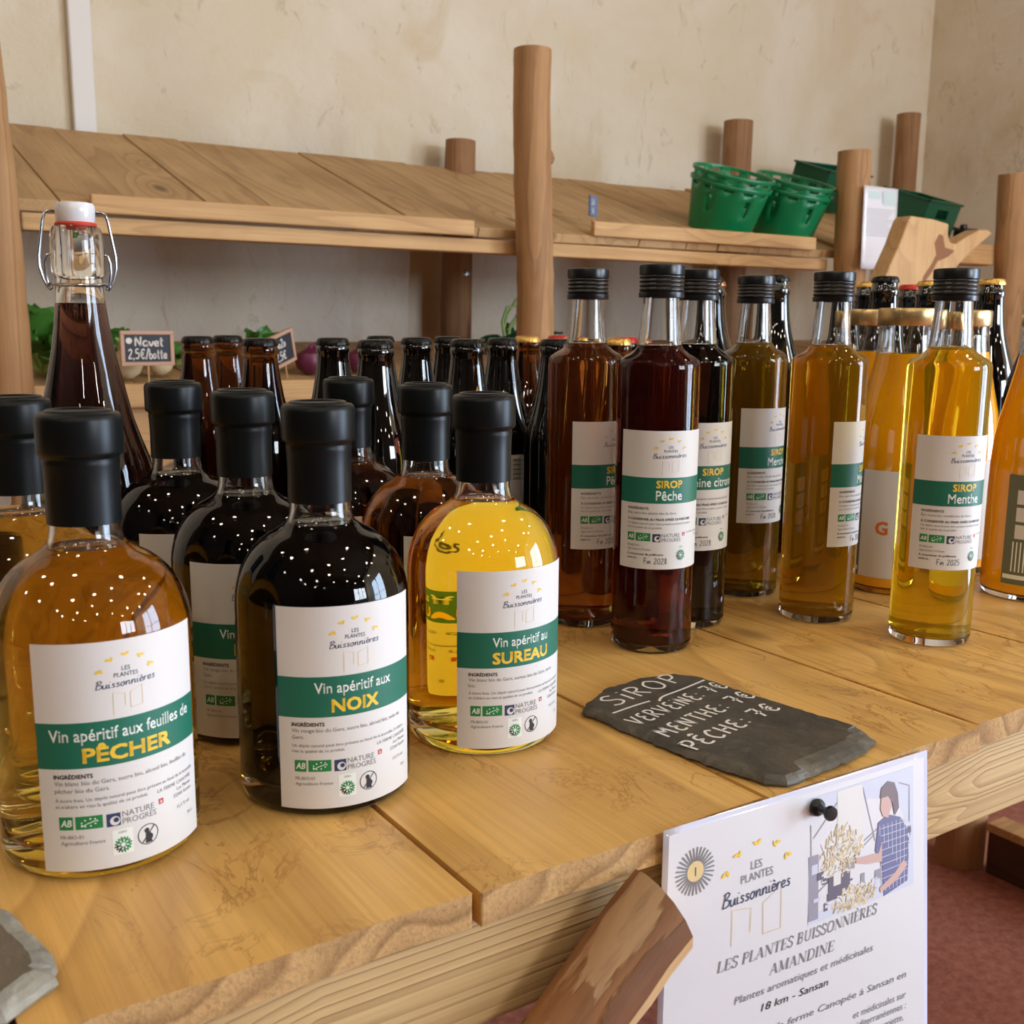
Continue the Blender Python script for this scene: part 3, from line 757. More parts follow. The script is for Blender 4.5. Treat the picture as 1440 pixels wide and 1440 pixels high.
ap_in = [(0, .0185), (.010, .0178), (.020, .0158), (.030, .0132), (.037, .0124), (.0412, .0140), (.0432, .0175), (.0436, .023), (.0436, .060), (.0436, .103)] + arc(.0130, .103, .0306, .0388, 6, 74, 12) + [(.0188, .1436), (.0165, .1460), (.0148, .1495), (.0138, .154), (.0135, .170), (.0135, .204)]
_apg = {}
def aperitif(x, y, rel, liq, lab, label, level=.146, group='aperitif wine bottles on the table'):
    root = thing('aperitif_bottle', label, 'bottle', (x, y, TZ), facing(x, y) + radians(rel), group)
    def shared(key, fn, mats):
        if key not in _apg: 
            o = fn(); _apg[key] = o; o.parent = root; return o
        o = _apg[key].copy(); COL.objects.link(o); o.parent = root
        o.data = _apg[key].data; return o
    shared('glass', lambda: MB().lathe(shell(ap_out, ap_in, level), 96).build('glass_body', M['glass'], None), None)
    fill(ap_in, level, M[liq], root, 96)
    shared('cap', lambda: MB().lathe([(.0160, .1575), (.0166, .1575), (.0166, .176), (.0169, .1845), (.0172, .1862), (.0168, .1874), (.0172, .1885), (.0188, .1895), (.0191, .1910), (.0191, .2050), (.0187, .2070), (.0176, .2082), (.0150, .2086), (.0146, .2094), (.0140, .2097), (.0128, .2095), (.0122, .2088), (0, .2088)], 64).build('capsule', M['capsule'], None, angle=50), None)
    if lab:
        aperitif_label(*lab[:4], AP_R, .0055, root, lab[4] if len(lab) > 4 else 24)
    return root
note_a = ('À boire frais. Un dépôt naturel peut être présent au fond de la bouteille', 'et n\'altère en rien la qualité de ce produit.')
note_b = ('Un dépôt naturel peut être présent au fond de la bouteille, il n\'altère', 'rien la qualité de ce produit.')
L_PECHER = ('Vin apéritif aux feuilles de', 'PÊCHER', ('Vin blanc bio du Gers, sucre bio, alcool bio, feuilles de', 'pêcher bio du Gers.'), note_a, 40)
L_NOIX = ('Vin apéritif aux', 'NOIX', ('Vin rouge bio du Gers, sucre bio, alcool bio, noix du', 'Gers.'), note_b, 25)
L_SUREAU = ('Vin apéritif au', 'SUREAU', ('Vin blanc bio du Gers, sureau bio du Gers, sucre', 'bio.'), note_a, 38)
aperitif(.104, .519, 16.5, 'wine_peach', L_PECHER, 'golden wine bottle with green banded label reading PÊCHER, nearest at the left')
aperitif(.093, .628, -68, 'wine_peach', L_PECHER, 'golden wine bottle behind the PÊCHER bottle, cut off at the left frame edge')
aperitif(.222, .519, 20, 'wine_dark', L_NOIX, 'almost black wine bottle with label reading NOIX beside the PÊCHER bottle')
aperitif(.336, .539, 31, 'wine_elder', L_SUREAU, 'bright yellow wine bottle with label reading SUREAU beside the NOIX bottle')
aperitif(.221, .631, 4, 'wine_dark', L_NOIX, 'almost black wine bottle standing directly behind the NOIX bottle, label half hidden')
aperitif(.211, .741, 16, 'wine_dark', L_NOIX, 'almost black wine bottle third back in the NOIX row, right of the swing-top bottle')
aperitif(.341, .739, 30, 'wine_amber', L_SUREAU, 'amber wine bottle with black capsule, rearmost behind the SUREAU bottle')
aperitif(.355, .645, 31, 'wine_amber', L_SUREAU, 'amber wine bottle with black capsule directly behind the SUREAU bottle')

# -- tall syrup bottle
SY_R = .0315
sy_out = [(0, .0022), (.022, .0016), (.0262, .0002), (.0292, .0006), (.0308, .0025), (.0315, .0070), (.0315, .110), (.0315, .2175), (.0313, .2205), (.0306, .2228), (.0292, .2246), (.0262, .2266), (.0222, .2289), (.0190, .2312), (.0172, .2335), (.0164, .2365), (.0158, .2420), (.0147, .2560), (.0138, .2690), (.0134, .2880)]
sy_in = [(0, .0072), (.024, .0070), (.0276, .0080), (.0292, .0105), (.0294, .0150), (.0294, .110), (.0294, .2165), (.0292, .2192), (.0284, .2212), (.0270, .2228), (.0246, .2246), (.0208, .2270), (.0174, .2295), (.0154, .2325), (.0145, .2365), (.0138, .2420), (.0126, .2560), (.0116, .2690), (.0112, .2880)]
SY_LV = .2350
def knurl(i, k): return 1.0 if (k % 2) else 0.972
_sy = {}
def syrup(x, y, rel, liq, t2, ing, label, z0=.0675, date='Fin 2028'):
    root = thing('syrup_bottle', label, 'bottle', (x, y, TZ), facing(x, y) + radians(rel), 'syrup bottles on the table')
    if not _sy:
        g, l = turbid_bottle(sy_out, sy_in, .0066, SY_LV, M[liq], root, 80); _sy['gb'] = root.children[0]
        c = MB().lathe([(.0125, .2868), (.0166, .2868), (.0169, .2874), (.0169, .2930), (.0164, .2940), (.0150, .2945), (0, .2945)], 104, mod=lambda i, k: knurl(i, k) if i in (2, 3) else 1).build('screw_cap', M['black_cap'], root, angle=30)
        ring = []
        for j in range(4):
            z = .2745 + j * .0031
            ring += [(.0160, z), (.0167, z + .0008), (.0168, z + .0017), (.0162, z + .0026)]
        t_ = MB().lathe([(.0139, .2700), (.0168, .2700), (.0170, .2706), (.0170, .2738)] + ring + [(.0160, .2866), (.0139, .2866)], 64).build('threaded_sleeve', M['black_cap'], c, angle=50)
        _sy.update(g=g, c=c, t=t_, l=l)
    else:
        g = _sy['g'].copy(); COL.objects.link(g); g.parent = root
        gb = _sy['gb'].copy(); COL.objects.link(gb); gb.parent = root
        c = _sy['c'].copy(); COL.objects.link(c); c.parent = root
        t_ = _sy['t'].copy(); COL.objects.link(t_); t_.parent = c
        l = _sy['l'].copy(); l.data = _sy['l'].data.copy(); COL.objects.link(l); l.parent = root; l.data.materials[0] = M[liq]
    syrup_label(t2, ing, SY_R, z0, root, date)
    return root
syrup(.542, .709, 54, 'syr_peach2', 'Pêche', 'Eau, sucre bio, pêches bio du Gers.', 'chestnut brown syrup bottle behind the SUREAU bottle, its Pêche label half covered')
syrup(.545, .622, 20, 'syr_peach', 'Pêche', 'Eau, sucre bio, pêches bio du Gers.', 'dark red syrup bottle with full label reading SIROP Pêche')
syrup(.616, .658, 35, 'syr_dark', 'Verveine citronnée', 'Eau, sucre bio, verveine citronnée bio du Gers.', 'nearly black syrup bottle just right of the SIROP Pêche bottle')
syrup(.732, .706, 58, 'syr_olive', 'Menthe', 'Eau, sucre bio, menthe bio du Gers.', 'olive brown syrup bottle right of the nearly black syrup, label turned to the right', .0715)
syrup(.724, .610, 84, 'syr_gold', 'Menthe', 'Eau, sucre bio, menthe bio du Gers.', 'golden brown syrup bottle in front of the orange juice, label turned far right')
syrup(.751, .515, 36, 'syr_mint', 'Menthe', 'Eau, sucre bio, menthe bio du Gers.', 'bright yellow syrup bottle with label reading SIROP Menthe, nearest at the right', .063, 'Fin 2025')

# -- juice bottle
JR = .0445
ju_out = [(0, .0025), (.034, .0015), (.0385, .0003), (.0420, .0012), (.0440, .0045), (.0445, .010), (.0445, .100), (.0440, .125), (.0425, .148), (.0400, .165), (.0365, .180), (.0330, .195), (.0298, .210), (.0275, .223), (.0262, .233), (.0256, .242), (.0254, .250), (.0262, .2515), (.0262, .254), (.0254, .255), (.0254, .262)]
ju_in = [(max(r - .0024, 0) if r > 0 else 0, z + (.0035 if z < .006 else 0)) for r, z in ju_out]
def juice_bottle(x, y, rot, label):
    root = thing('juice_bottle', label, 'bottle', (x, y, TZ), facing(x, y) + radians(rot), 'orange juice bottles on the table')
    turbid_bottle(ju_out, ju_in, .0060, .2255, M['juice'], root, 80)
    MB().lathe([(.0256, .2525), (.0268, .2510), (.0275, .2520), (.0275, .2650), (.0268, .2668), (.0255, .2672), (.0240, .2664), (0, .2664)], 64, mod=lambda i, k: 1.004 if (i in (2, 3) and k % 8 < 2) else 1.0).build('lid', M['lid_gold'], root)
    L = Label(); dm = radians(1) * JR * 1000          # mm per degree
    L.rect(-30 * dm, 0, 30 * dm, 102, BA, 0); L.rect(30 * dm, 0, 172 * dm, 102, P_, 0)
    for i, c in enumerate((YE, LG, LR)):
        v0 = 88 - 16 * i
        L.rect(-14, v0 - 13, 14, v0, P_, 1); L.disc(0, v0 - 6.5, 5.2, c, 2)
        L.line([(0, v0 - 1.5), (3, v0)], .8, LG, 3)
    for i in range(9): L.rect(-15 + i * 3.4, 12, -13.8 + i * 3.4, 40, WH, 1)
    L.rect(-22, 5, 22, 9, WH, 1)
    L.text('G', 57 * dm, 42, 17, YE, .03)
    L.wrap(JR, .016, 'label', root, [M['paper'], M['olive'], M['ink'], M['grey_ink'], M['orange_ink'], M['white_ink'], M['pale_gold'], M['logo_green'], M['logo_red'], M['navy']], 0.0)
    return root
M['olive'] = plain('olive_print', rgb(104, 108, 84), 0.55); M['orange_ink'] = plain('orange_print', rgb(222, 116, 36), 0.5)
juice_bottle(.872, .645, -71, 'orange juice bottle with gold lid and white label, between the two golden syrups')
juice_bottle(.915, .727, -60, 'orange juice bottle with gold lid hidden behind the golden brown syrup')
juice_bottle(.996, .671, -21, 'orange juice bottle with gold lid standing behind the SIROP Menthe bottle')
juice_bottle(.961, .554, -4, 'orange juice bottle with olive fruit label, cut off by the right frame edge')

# -- swing-top bottle
sw_out = [(0, .004), (.040, .002), (.046, .0005), (.0495, .003), (.0505, .009), (.0505, .080), (.0500, .105), (.0475, .128), (.0430, .148), (.0380, .162), (.0330, .178), (.0290, .196), (.0255, .212), (.0222, .228), (.0195, .245), (.0178, .260), (.0168, .270), (.0166, .281), (.0180, .2825), (.0186, .2850), (.0184, .290), (.0188, .296), (.0188, .304), (.0182, .311), (.0172, .3155), (.0160, .3170)]
sw_in = [(max(r - .0028, 0) if r > 0 else 0, z + (.006 if z < .01 else 0)) for r, z in sw_out if z < .281] + [(.0112, .284), (.0105, .300), (.0105, .317)]
sw = thing('swing_top_bottle', 'tall clear swing-top bottle of dark red liquid with white porcelain stopper', 'bottle', (.176, .846, TZ), facing(.176, .846))
MB().lathe(shell(sw_out, sw_in, .262), 80).build('glass_body', M['glass'], sw)
fill(sw_in, .262, M['wine_red'], sw, 80)
MB().lathe([(0, .3195), (.0128, .3195), (.0134, .3205), (.0139, .328), (.0138, .3315), (.0128, .3335), (.010, .334), (.007, .3328), (0, .3326)], 40).build('stopper', M['porcelain'], sw)
MB().lathe([(0, .3125), (.0065, .3125), (.0085, .314), (.0088, .317), (.0142, .3172), (.0146, .3186), (.0140, .3198), (0, .3198)], 40).build('gasket', M['rubber'], sw)
# wires lie in the local y (left-right) plane, x looks to the camera
wb = MB()
for s_ in (-1, 1):
    wb.tube(smooth_line3 if False else [(0, s_ * .0125, .3275), (0, s_ * .0175, .3278), (0, s_ * .0205, .3262), (0, s_ * .0222, .321), (0, s_ * .0262, .296), (0, s_ * .0262, .288), (0, s_ * .0240, .279), (0, s_ * .0212, .2735), (0, s_ * .0200, .272), (0, s_ * .0185, .2735)], .00115, 8)
wb.build('bail_wire', M['steel'], sw)
wb = MB()
for s_ in (-1, 1):
    wb.tube([(0.003, s_ * .0175, .297), (0.003, s_ * .0205, .2965), (0.002, s_ * .0222, .291), (0.001, s_ * .0222, .284), (0, s_ * .0210, .2765), (0, s_ * .0188, .2735)], .0011, 8)
wb.tube([(.0182 * cos(2 * pi * k / 36), .0190 * sin(2 * pi * k / 36), .2762 - .0015 * cos(2 * pi * k / 36)) for k in range(36)], .0012, 8, closed=True)
wb.build('neck_wire', M['steel'], sw)

# -- crown-capped bottles
bo_out = [(0, .002), (.024, .001), (.028, .0004), (.0302, .003), (.0305, .008), (.0305, .130), (.0300, .142), (.0282, .153), (.0250, .164), (.0218, .175), (.0190, .187), (.0168, .200), (.0150, .213), (.0141, .2215), (.0146, .2225), (.0151, .2245), (.0151, .2272), (.0143, .2292), (.0138, .231), (.0132, .2335), (0, .2335)]
bw_out = [(0, .002), (.030, .001), (.0345, .0004), (.0370, .003), (.0375, .009), (.0375, .165), (.0368, .180), (.0340, .196), (.0290, .212), (.0240, .227), (.0200, .241), (.0172, .256), (.0155, .272), (.0147, .283), (.0153, .2842), (.0158, .2868), (.0158, .2895), (.0146, .2915), (.0138, .2935), (.0132, .3015), (0, .3015)]
def crown_prof(z): return [(.0134, z), (.0150, z - .0006), (.0150, z + .0012), (.0141, z + .0040), (.0134, z + .0054), (.0115, z + .0062), (0, z + .0064)]
_cr = {}
def crown_bottle(kind, x, y, gm, cm, label, group, rz=0.0):
    prof, zc, nm = {'b': (bo_out, .2300, 'beer_bottle'), 'w': (bw_out, .2985, 'large_beer_bottle')}[kind]
    root = thing(nm, label, 'bottle', (x, y, TZ), rz, group)
    if kind not in _cr:
        g = MB().lathe(prof, 64).build('glass_body', M[gm], root)
        c = MB().lathe(crown_prof(zc), 84, mod=lambda i, k: (1.0, 1.018, 1.0, .982)[k % 4] if i in (1, 2) else 1.0).build('crown_cap', M[cm], root, angle=60)
        _cr[kind] = (g, c)
        return root
    for o, mm in zip(_cr[kind], (gm, cm)):
        key = (kind, o.name, mm)
        if key not in _cr:
            d = o.data.copy(); d.materials[0] = M[mm]; _cr[key] = d
        q = o.copy(); q.data = _cr[key]; COL.objects.link(q); q.parent = root
    return root
GB = 'crown capped beer bottles behind the wine'; GW = 'large crown capped bottles behind the syrups'
K, BR, GN = 'beer_black', 'beer_brown', 'beer_green'; ck, cg, crd, cc = 'crown_black', 'crown_gold', 'crown_red', 'crown_copper'
for x, y, g, c, lb in [
    (.312, 1.008, BR, ck, 'brown beer bottle with black crown cap right of the turnip price sign, leftmost beer'),
    (.359, 1.062, BR, ck, 'brown beer bottle with black crown cap, second beer from the turnip price sign'),
    (.326, .882, BR, ck, 'brown beer bottle with black cap behind the NOIX row, third beer from the left'),
    (.403, .905, K, ck, 'black beer bottle right beside the purple onions'),
    (.392, .796, K, ck, 'black beer bottle directly behind the rearmost amber wine bottle'),
    (.519, 1.042, K, ck, 'black beer bottle half hidden behind the one at the rearmost amber wine'),
    (.500, .926, K, ck, 'black beer bottle above the amber wine capsule behind SUREAU'),
    (.569, .984, K, ck, 'black beer bottle half hidden, under the bolted rear post'),
    (.494, .821, K, ck, 'black beer bottle directly behind the SUREAU capsule'),
    (.572, .884, K, ck, 'black beer bottle in front of the tall centre log, barcode label on its side'),
    (.690, 1.013, BR, cg, 'brown beer bottle with gold crown cap at the foot of the centre log'),
    (.592, .822, K, ck, 'black beer bottle touching the left edge of the chestnut syrup in view'),
    (.705, .941, BR, cg, 'gold capped beer bottle mostly hidden behind the chestnut syrup, left side'),
    (.786, 1.084, K, crd, 'red capped beer bottle peeping out left of the chestnut syrup neck'),
    (.691, .854, BR, cg, 'gold capped beer bottle showing between the chestnut and dark red syrups'),
    (.768, .936, K, crd, 'red capped beer bottle showing between the chestnut and dark red syrups')]:
    r = crown_bottle('b', x, y, g, c, lb, GB)
    if 'barcode' in lb:
        r.rotation_euler.z = facing(x, y) + radians(42)
        L = Label(); L.rect(0, 0, 30, 60, P_, 0); L.rect(16, 0, 30, 50, BA, 1)
        for i in range(14): L.rect(4, 36 + i * 1.5, 13, 36 + i * 1.5 + (.5 if i % 3 else 1.0), IN, 1)
        L.wrap(.0305, .065, 'label', r, None, 15.0)
for x, y, g, c, lb in [
    (.874, .915, GN, ck, 'tall dark green bottle peeping out right of the nearly black syrup cap'),
    (.962, 1.000, K, cc, 'tall dark bottle with copper cap left of the olive brown syrup cap'),
    (.901, .840, GN, ck, 'tall dark green bottle between the olive brown and golden brown syrups'),
    (1.005, .936, GN, ck, 'tall dark green bottle half hidden behind the one between the two brown syrups'),
    (1.030, .857, GN, ck, 'tall dark green bottle hidden behind the golden brown syrup cap'),
    (1.009, .780, K, ck, 'tall black bottle with black cap above the gold juice lid, before the forked post'),
    (1.122, .893, K, cg, 'tall black bottle with gold cap left of the black capped one at the forked post'),
    (1.231, .911, K, crd, 'tall black bottle with red cap left of the SIROP Menthe cap'),
    (1.139, .816, K, cg, 'tall black bottle with gold cap touching the left side of the SIROP Menthe cap'),
    (1.256, .836, K, crd, 'tall black bottle with red cap right of the SIROP Menthe cap'),
    (1.145, .739, K, cg, 'tall black bottle with gold cap right of the SIROP Menthe bottle neck'),
    (1.102, .643, K, ck, 'tall black bottle cut off by the right frame edge behind the olive labelled juice')]:
    crown_bottle('w', x, y, g, c, lb, GW)

# ------------------------------------------------------------------ slates, poster, pin
def slate(name, outline, z_th, mats, label, cat, rough_side=None, seed=1):
    rnd = random.Random(seed)
    pts = []
    for (a, b) in zip(outline, outline[1:] + outline[:1]):
        n = max(2, int(math.hypot(b[0] - a[0], b[1] - a[1]) / .0045))
        for i in range(n):
            t = i / n
            pts.append((a[0] + (b[0] - a[0]) * t + rnd.uniform(-.0009, .0009), a[1] + (b[1] - a[1]) * t + rnd.uniform(-.0009, .0009)))
    cx = sum(p[0] for p in pts) / len(pts); cyy = sum(p[1] for p in pts) / len(pts)
    n = len(pts)
    def ring(inset, z, jit):
        out = []
        for i, (x, y) in enumerate(pts):
            p0 = pts[i - 2]; p1 = pts[(i + 2) % n]
            dx, dy = p1[0] - p0[0], p1[1] - p0[1]; Ln = math.hypot(dx, dy) or 1
            nx, ny = -dy / Ln, dx / Ln
            if nx * (cx - x) + ny * (cyy - y) < 0: nx, ny = -nx, -ny
            k = inset * (1 + (rough_side(x, y) if rough_side else 0)) + rnd.uniform(-jit, jit)
            out.append((x + nx * k - cx, y + ny * k - cyy, z + rnd.uniform(-jit, jit) * .35))
        return out
    rings = [ring(.0015, 0.0, 0), ring(.0003, z_th * .35, .0004), ring(.0010, z_th * .6, .0006), ring(.0022, z_th * .82, .0007), ring(.0042, z_th * .98, .0004)]
    rings[0] = [(x, y, 0) for x, y, z in rings[0]]
    rings[-1] = [(x, y, z_th) for x, y, z in rings[-1]]
    b = MB(); v = sum(rings, [])
    f = []
    for k in range(len(rings) - 1):
        for i in range(n):
            j = (i + 1) % n
            f.append((k * n + i, k * n + j, (k + 1) * n + j, (k + 1) * n + i))
    b.add(v, f, 1, False)
    b.f += [tuple(reversed(range(n))), tuple((len(rings) - 1) * n + i for i in range(n))]; b.m += [1, 0]; b.s += [False, False]
    o = b.build(name, mats, None, (cx, cyy, TZ), fix=True)
    tag(o, label, cat); return o, cx, cyy
sl_out = [(.401, .522), (.409, .531), (.439, .547), (.470, .550), (.499, .545), (.511, .529), (.516, .482), (.524, .436), (.530, .402), (.524, .388), (.505, .380), (.483, .3765), (.455, .374), (.431, .3745), (.421, .383), (.412, .415), (.405, .470)]
sl, scx, scy = slate('slate_board', sl_out, .0062, [M['slate'], M['slate_edge']], 'dark slate with handwritten SIROP prices lying at the table edge', 'slate sign',
    rough_side=lambda x, y: 2.6 if (y < .405 and x > .45) else (0.8 if x < .42 else 0), seed=3)
wr = MB()
def chalk(s, x0, y0, x1, y1, h, wd):
    v, f, w0 = strokes2d(s, HAND, wd / h, 0.17)
    d = Vector((x1 - x0, y1 - y0)); k = d.length / w0; d.normalize(); nrm = Vector((-d.y, d.x))
    wr.add([(x0 - scx + d.x * x * k + nrm.x * y * h, y0 - scy + d.y * x * k + nrm.y * y * h, .00632) for x, y in v], f)
chalk('SIROP', .4215, .5125, .496, .5275, .0165, .0016)
chalk('VERVEINE: 7€', .413, .478, .511, .5005, .0132, .0018)
chalk('MENTHE: 7€', .415, .454, .513, .477, .0132, .0018)
chalk('PÊCHE: 7€', .415, .430, .510, .452, .0132, .0018)
for p in ([(.411, .503), (.430, .506), (.446, .5075)], [(.451, .504), (.459, .5095), (.480, .5135), (.506, .5195)]):
    v, f = ribbon(p, .0018); wr.add([(x - scx, y - scy, .00634) for x, y in v], f)
wr.build('chalk_writing', M['chalk'], sl, angle=0)
slate('slate_board', [(-.03, .46), (.01, .485), (.045, .476), (.053, .462), (.057, .448), (.0605, .430), (.0635, .412), (.0600, .398), (.052, .391), (.040, .384), (.015, .378), (-.03, .38), (-.045, .42)], .009, [M['slate_light'], M['slate_edge_light']], 'bare grey slate with pale chipped rim at the lower left corner of the photo', 'slate sign',
    rough_side=lambda x, y: 1.4, seed=9)

def poster():
    root = thing('poster', 'laminated white sheet about the herb grower pinned to the table front', 'poster', (.336, .3692, .803))
    def fn(x, y, off):                                   # x, y in mm from the upper left corner, y downwards negative
        u = x / 1000; v = -y / 1000
        curl = .0105 * (u / .21) * min(v / .12, 1.6) + .0025 * sin(min(v / .14, 1) * pi) * sin(u / .21 * pi)
        return (u, -curl - off, -.02 * u - v)
    def grid(x0, y0, x1, y1, layer, mi, name, mats, parent):
        b = MB(); nx, ny = 16, 24; v = []
        for j in range(ny + 1):
            for i in range(nx + 1): v.append(fn(x0 + (x1 - x0) * i / nx, y0 + (y1 - y0) * j / ny, layer))
        f = [(j * (nx + 1) + i, j * (nx + 1) + i + 1, (j + 1) * (nx + 1) + i + 1, (j + 1) * (nx + 1) + i) for j in range(ny) for i in range(nx)]
        b.add(v, f, mi, True); return b.build(name, mats, parent, angle=0)
    lam = NT('clear_laminate_film'); lam.set(Base_Color=rgb(214, 214, 232), Roughness=0.12, Coat_Weight=0.5); 
    sheet = NT('laminated_paper'); sheet.set(Base_Color=rgb(222, 221, 222), Roughness=0.35, Coat_Weight=0.6, Coat_Roughness=0.12)
    g = grid(0, -297, 210, 0, .0002, 0, 'laminate_film', lam.m, root)
    s = g.modifiers.new('thickness', 'SOLIDIFY'); s.thickness = .0003
    grid(3.5, -293, 206.5, -3.5, .0004, 0, 'printed_sheet', sheet.m, root)
    L = Label()
    # starburst with number
    for i in range(30):
        a = 2 * pi * i / 30
        L.line([(21.5 + 5.5 * cos(a), -27 + 5.5 * sin(a)), (21.5 + 13 * cos(a), -27 + 13 * sin(a))], .9, GR, 1)
    L.disc(21.5, -27, 5.6, PG, 2, 24); L.text('1', 21.5, -29.5, 7, IN, 0, layer=3)
    # logo
    for a in (160, 126, 90, 54, 20):
        x = 65 + 24 * cos(radians(a)); y = -41 + 19 * sin(radians(a))
        leaf_mark(L, x - 1.3, y, 2.3, radians(a + 60), YE); leaf_mark(L, x + 1.4, y + .5, 2.1, radians(a - 50), YE)
    L.text('LES', 64.5, -36, 6.6, GR, 0, xs=.9); L.text('PLANTES', 65, -42.3, 6.6, GR, 0, xs=.9)
    L.strokes('Buissonnières', SCRIPT, 65, -52.5, 8.0, .68, NA, xs=1.12, rise=.03, shear=.12)
    L.line([(47.5, -76), (47.5, -55.5), (61, -57.5), (60.5, -71)], .5, PG); L.line([(70, -75), (69.5, -57), (83, -50.5), (83, -75), (70, -75)], .5, PG)
    # heading and text
    for s_, u_, v_, wdt in (('LES PLANTES BUISSONNIÈRES', 38, -88.8, 124), ('AMANDINE', 76, -101.3, 50)):
        vv, ff, w0 = serif2d(s_)
        L.parts.append(([(u_ + x * wdt / w0 + .16 * y * 6.2, v_ + y * 6.2) for x, y in vv], ff, GR, 2))
    L.text('Plantes aromatiques et médicinales', 105.5, -111.5, 6.4, GR, 0, fit=108, shear=.16)
    L.text('18 km - Sansan', 97, -122, 6.6, IN, .004, fit=51, shear=.16)
    L.text('à la ferme Canopée à Sansan en', 190, -137.5, 6.2, GR, 0, 'r', fit=112, shear=.16)
    L.text('et médicinales sur', 190, -150.5, 6.2, GR, 0, 'r', shear=.16)
    L.text('méditerranéennes :', 190, -157.5, 6.2, GR, 0, 'r', shear=.16)
    L.text('sarriette,', 188, -164.5, 6.2, GR, 0, 'r', shear=.16)
    L.flat(lambda x, y, o: fn(x, y, .0006 + o), 'printing', root)
    # colour photograph printed on the sheet: grower in plaid shirt beside straw bundles
    pm = {k: plain(k, v, 0.35, 0, 0.6) for k, v in dict(print_sky=rgb(206, 212, 226), print_wall=rgb(224, 222, 216), print_straw=rgb(218, 196, 146), print_straw_dark=rgb(176, 158, 122), print_dark=rgb(96, 96, 112), print_shirt=rgb(98, 106, 148), print_skin=rgb(206, 170, 158), print_hair=rgb(110, 96, 100), print_lines=rgb(206, 208, 224), print_mid=rgb(150, 150, 164)).items()}
    pk = list(pm); Q = Label(); q = lambda n: pk.index(n)
    Q.rect(104, -80, 196, -7, q('print_sky'), 0)
    Q.rect(128, -46, 150, -8, q('print_wall'), 1); Q.rect(104, -78, 112, -40, q('print_mid'), 1)
    rnd = random.Random(5)
    for i in range(26):
        x = 105 + rnd.random() * 88; y = -44 - rnd.random() * 32; Q.rect(x, y, min(x + 3 + rnd.random() * 7, 195), y + 1 + rnd.random() * 5, q(rnd.choice(['print_mid', 'print_dark', 'print_wall', 'print_lines'])), 1)
    for (cx_, cy_, rx_, ry_, n_) in ((131, -43, 18, 14, 150), (141, -73, 20, 6.5, 120)):
        for i in range(n_):
            a = rnd.random() * 6.3; k = rnd.random() ** .55; x = cx_ + rx_ * k * cos(a); y = cy_ + ry_ * k * sin(a)
            b_ = rnd.random() * 3.1; l_ = 1.2 + rnd.random() * 2.6
            Q.line([(x - l_ * cos(b_), max(y - l_ * sin(b_), -80)), (x + l_ * cos(b_), max(y + l_ * sin(b_), -80))], .5 + rnd.random() * .7, q(rnd.choice(['print_straw', 'print_straw', 'print_straw_dark', 'print_wall'])), 2)
    for (x0_, y0_, x1_, y1_) in ((108, -30, 128, -14), (112, -62, 160, -40), (138, -46, 166, -36), (106, -44, 106, -22), (182, -14, 192, -18), (192, -18, 192, -40), (150, -10, 160, -44)):
        Q.line([(x0_, y0_), (x1_, y1_)], .7, q('print_mid'), 1)
    Q.rect(120, -70, 138, -56, q('print_dark'), 2); Q.rect(124, -62, 130, -54, q('print_wall'), 3)
    Q.poly([(163, -34), (172, -31), (183, -35), (190, -44), (191, -60), (190, -76), (168, -80), (166, -60), (160, -50)], q('print_shirt'), 4)
    for i in range(7): Q.line([(164 + i * 3.8, -36), (166.5 + i * 3.4, -77)], .45, q('print_lines'), 5)
    for i in range(9): Q.line([(165, -38 - i * 4.4), (190, -39 - i * 4.2)], .4, q('print_lines'), 5)
    Q.poly([(166, -46), (163, -52), (150, -51), (143, -50), (143, -53), (152, -56), (166, -58)], q('print_skin'), 6)
    Q.poly([(186, -62), (178, -68), (164, -74), (165, -77), (180, -73), (190, -66)], q('print_skin'), 6)
    Q.poly([(166, -20), (165, -26), (167, -31), (172, -33), (175, -27), (174, -20)], q('print_skin'), 5)
    Q.poly([(165, -20), (166, -14), (172, -11), (178, -13), (181, -20), (182, -29), (178, -33), (176, -25), (172, -20)], q('print_hair'), 6)
    Q.flat(lambda x, y, o: fn(x, y, .0006 + o), 'printed_photograph', root, [pm[k] for k in pk], .00004)
poster()
pin = MB()
pm_ = (Vector((-.15, -1, .1))).to_track_quat('Z', 'Y').to_matrix().to_4x4(); pm_.translation = Vector((0, 0, 0))
pin.lathe([(0, 0), (.0048, 0), (.0051, .001), (.0046, .0022), (.0026, .0035), (.0022, .0078), (.0028, .0095), (.0040, .0102), (.0043, .0114), (.0038, .0126), (0, .013)], 28, M=pm_)
po = pin.build('push_pin', M['black_plastic'], None, (.446, .3668, .7885)); tag(po, 'black plastic push pin holding the laminated sheet', 'push pin')

# ------------------------------------------------------------------ log rack with two sloping shelves
rack = thing('log_rack', 'rustic display rack of peeled log posts and sloping boards along the wall', 'rack', (1.5, 2.0, 0))
RX, RY = 1.5, 2.0
def post(pts, rads, mat, seg=28):
    b = MB(); P = []; Rr = []
    for k in range(len(pts) - 1):
        for i in range(6):
            t = i / 6; P.append(Vector(pts[k]).lerp(Vector(pts[k + 1]), t)); Rr.append(rads[k] + (rads[k + 1] - rads[k]) * t + random.uniform(-.0012, .0012))
    P.append(Vector(pts[-1])); Rr.append(rads[-1])
    P = [p - Vector((RX, RY, 0)) for p in P]
    return b.tube(P, Rr, seg).build('post', mat, rack)
post([(.281, 1.955, 0), (.281, 1.955, 1.0), (.278, 1.955, 1.25), (.266, 1.955, 1.48), (.243, 1.955, 1.72), (.218, 1.955, 1.95)], [.044, .043, .0425, .042, .041, .040], M['log'])
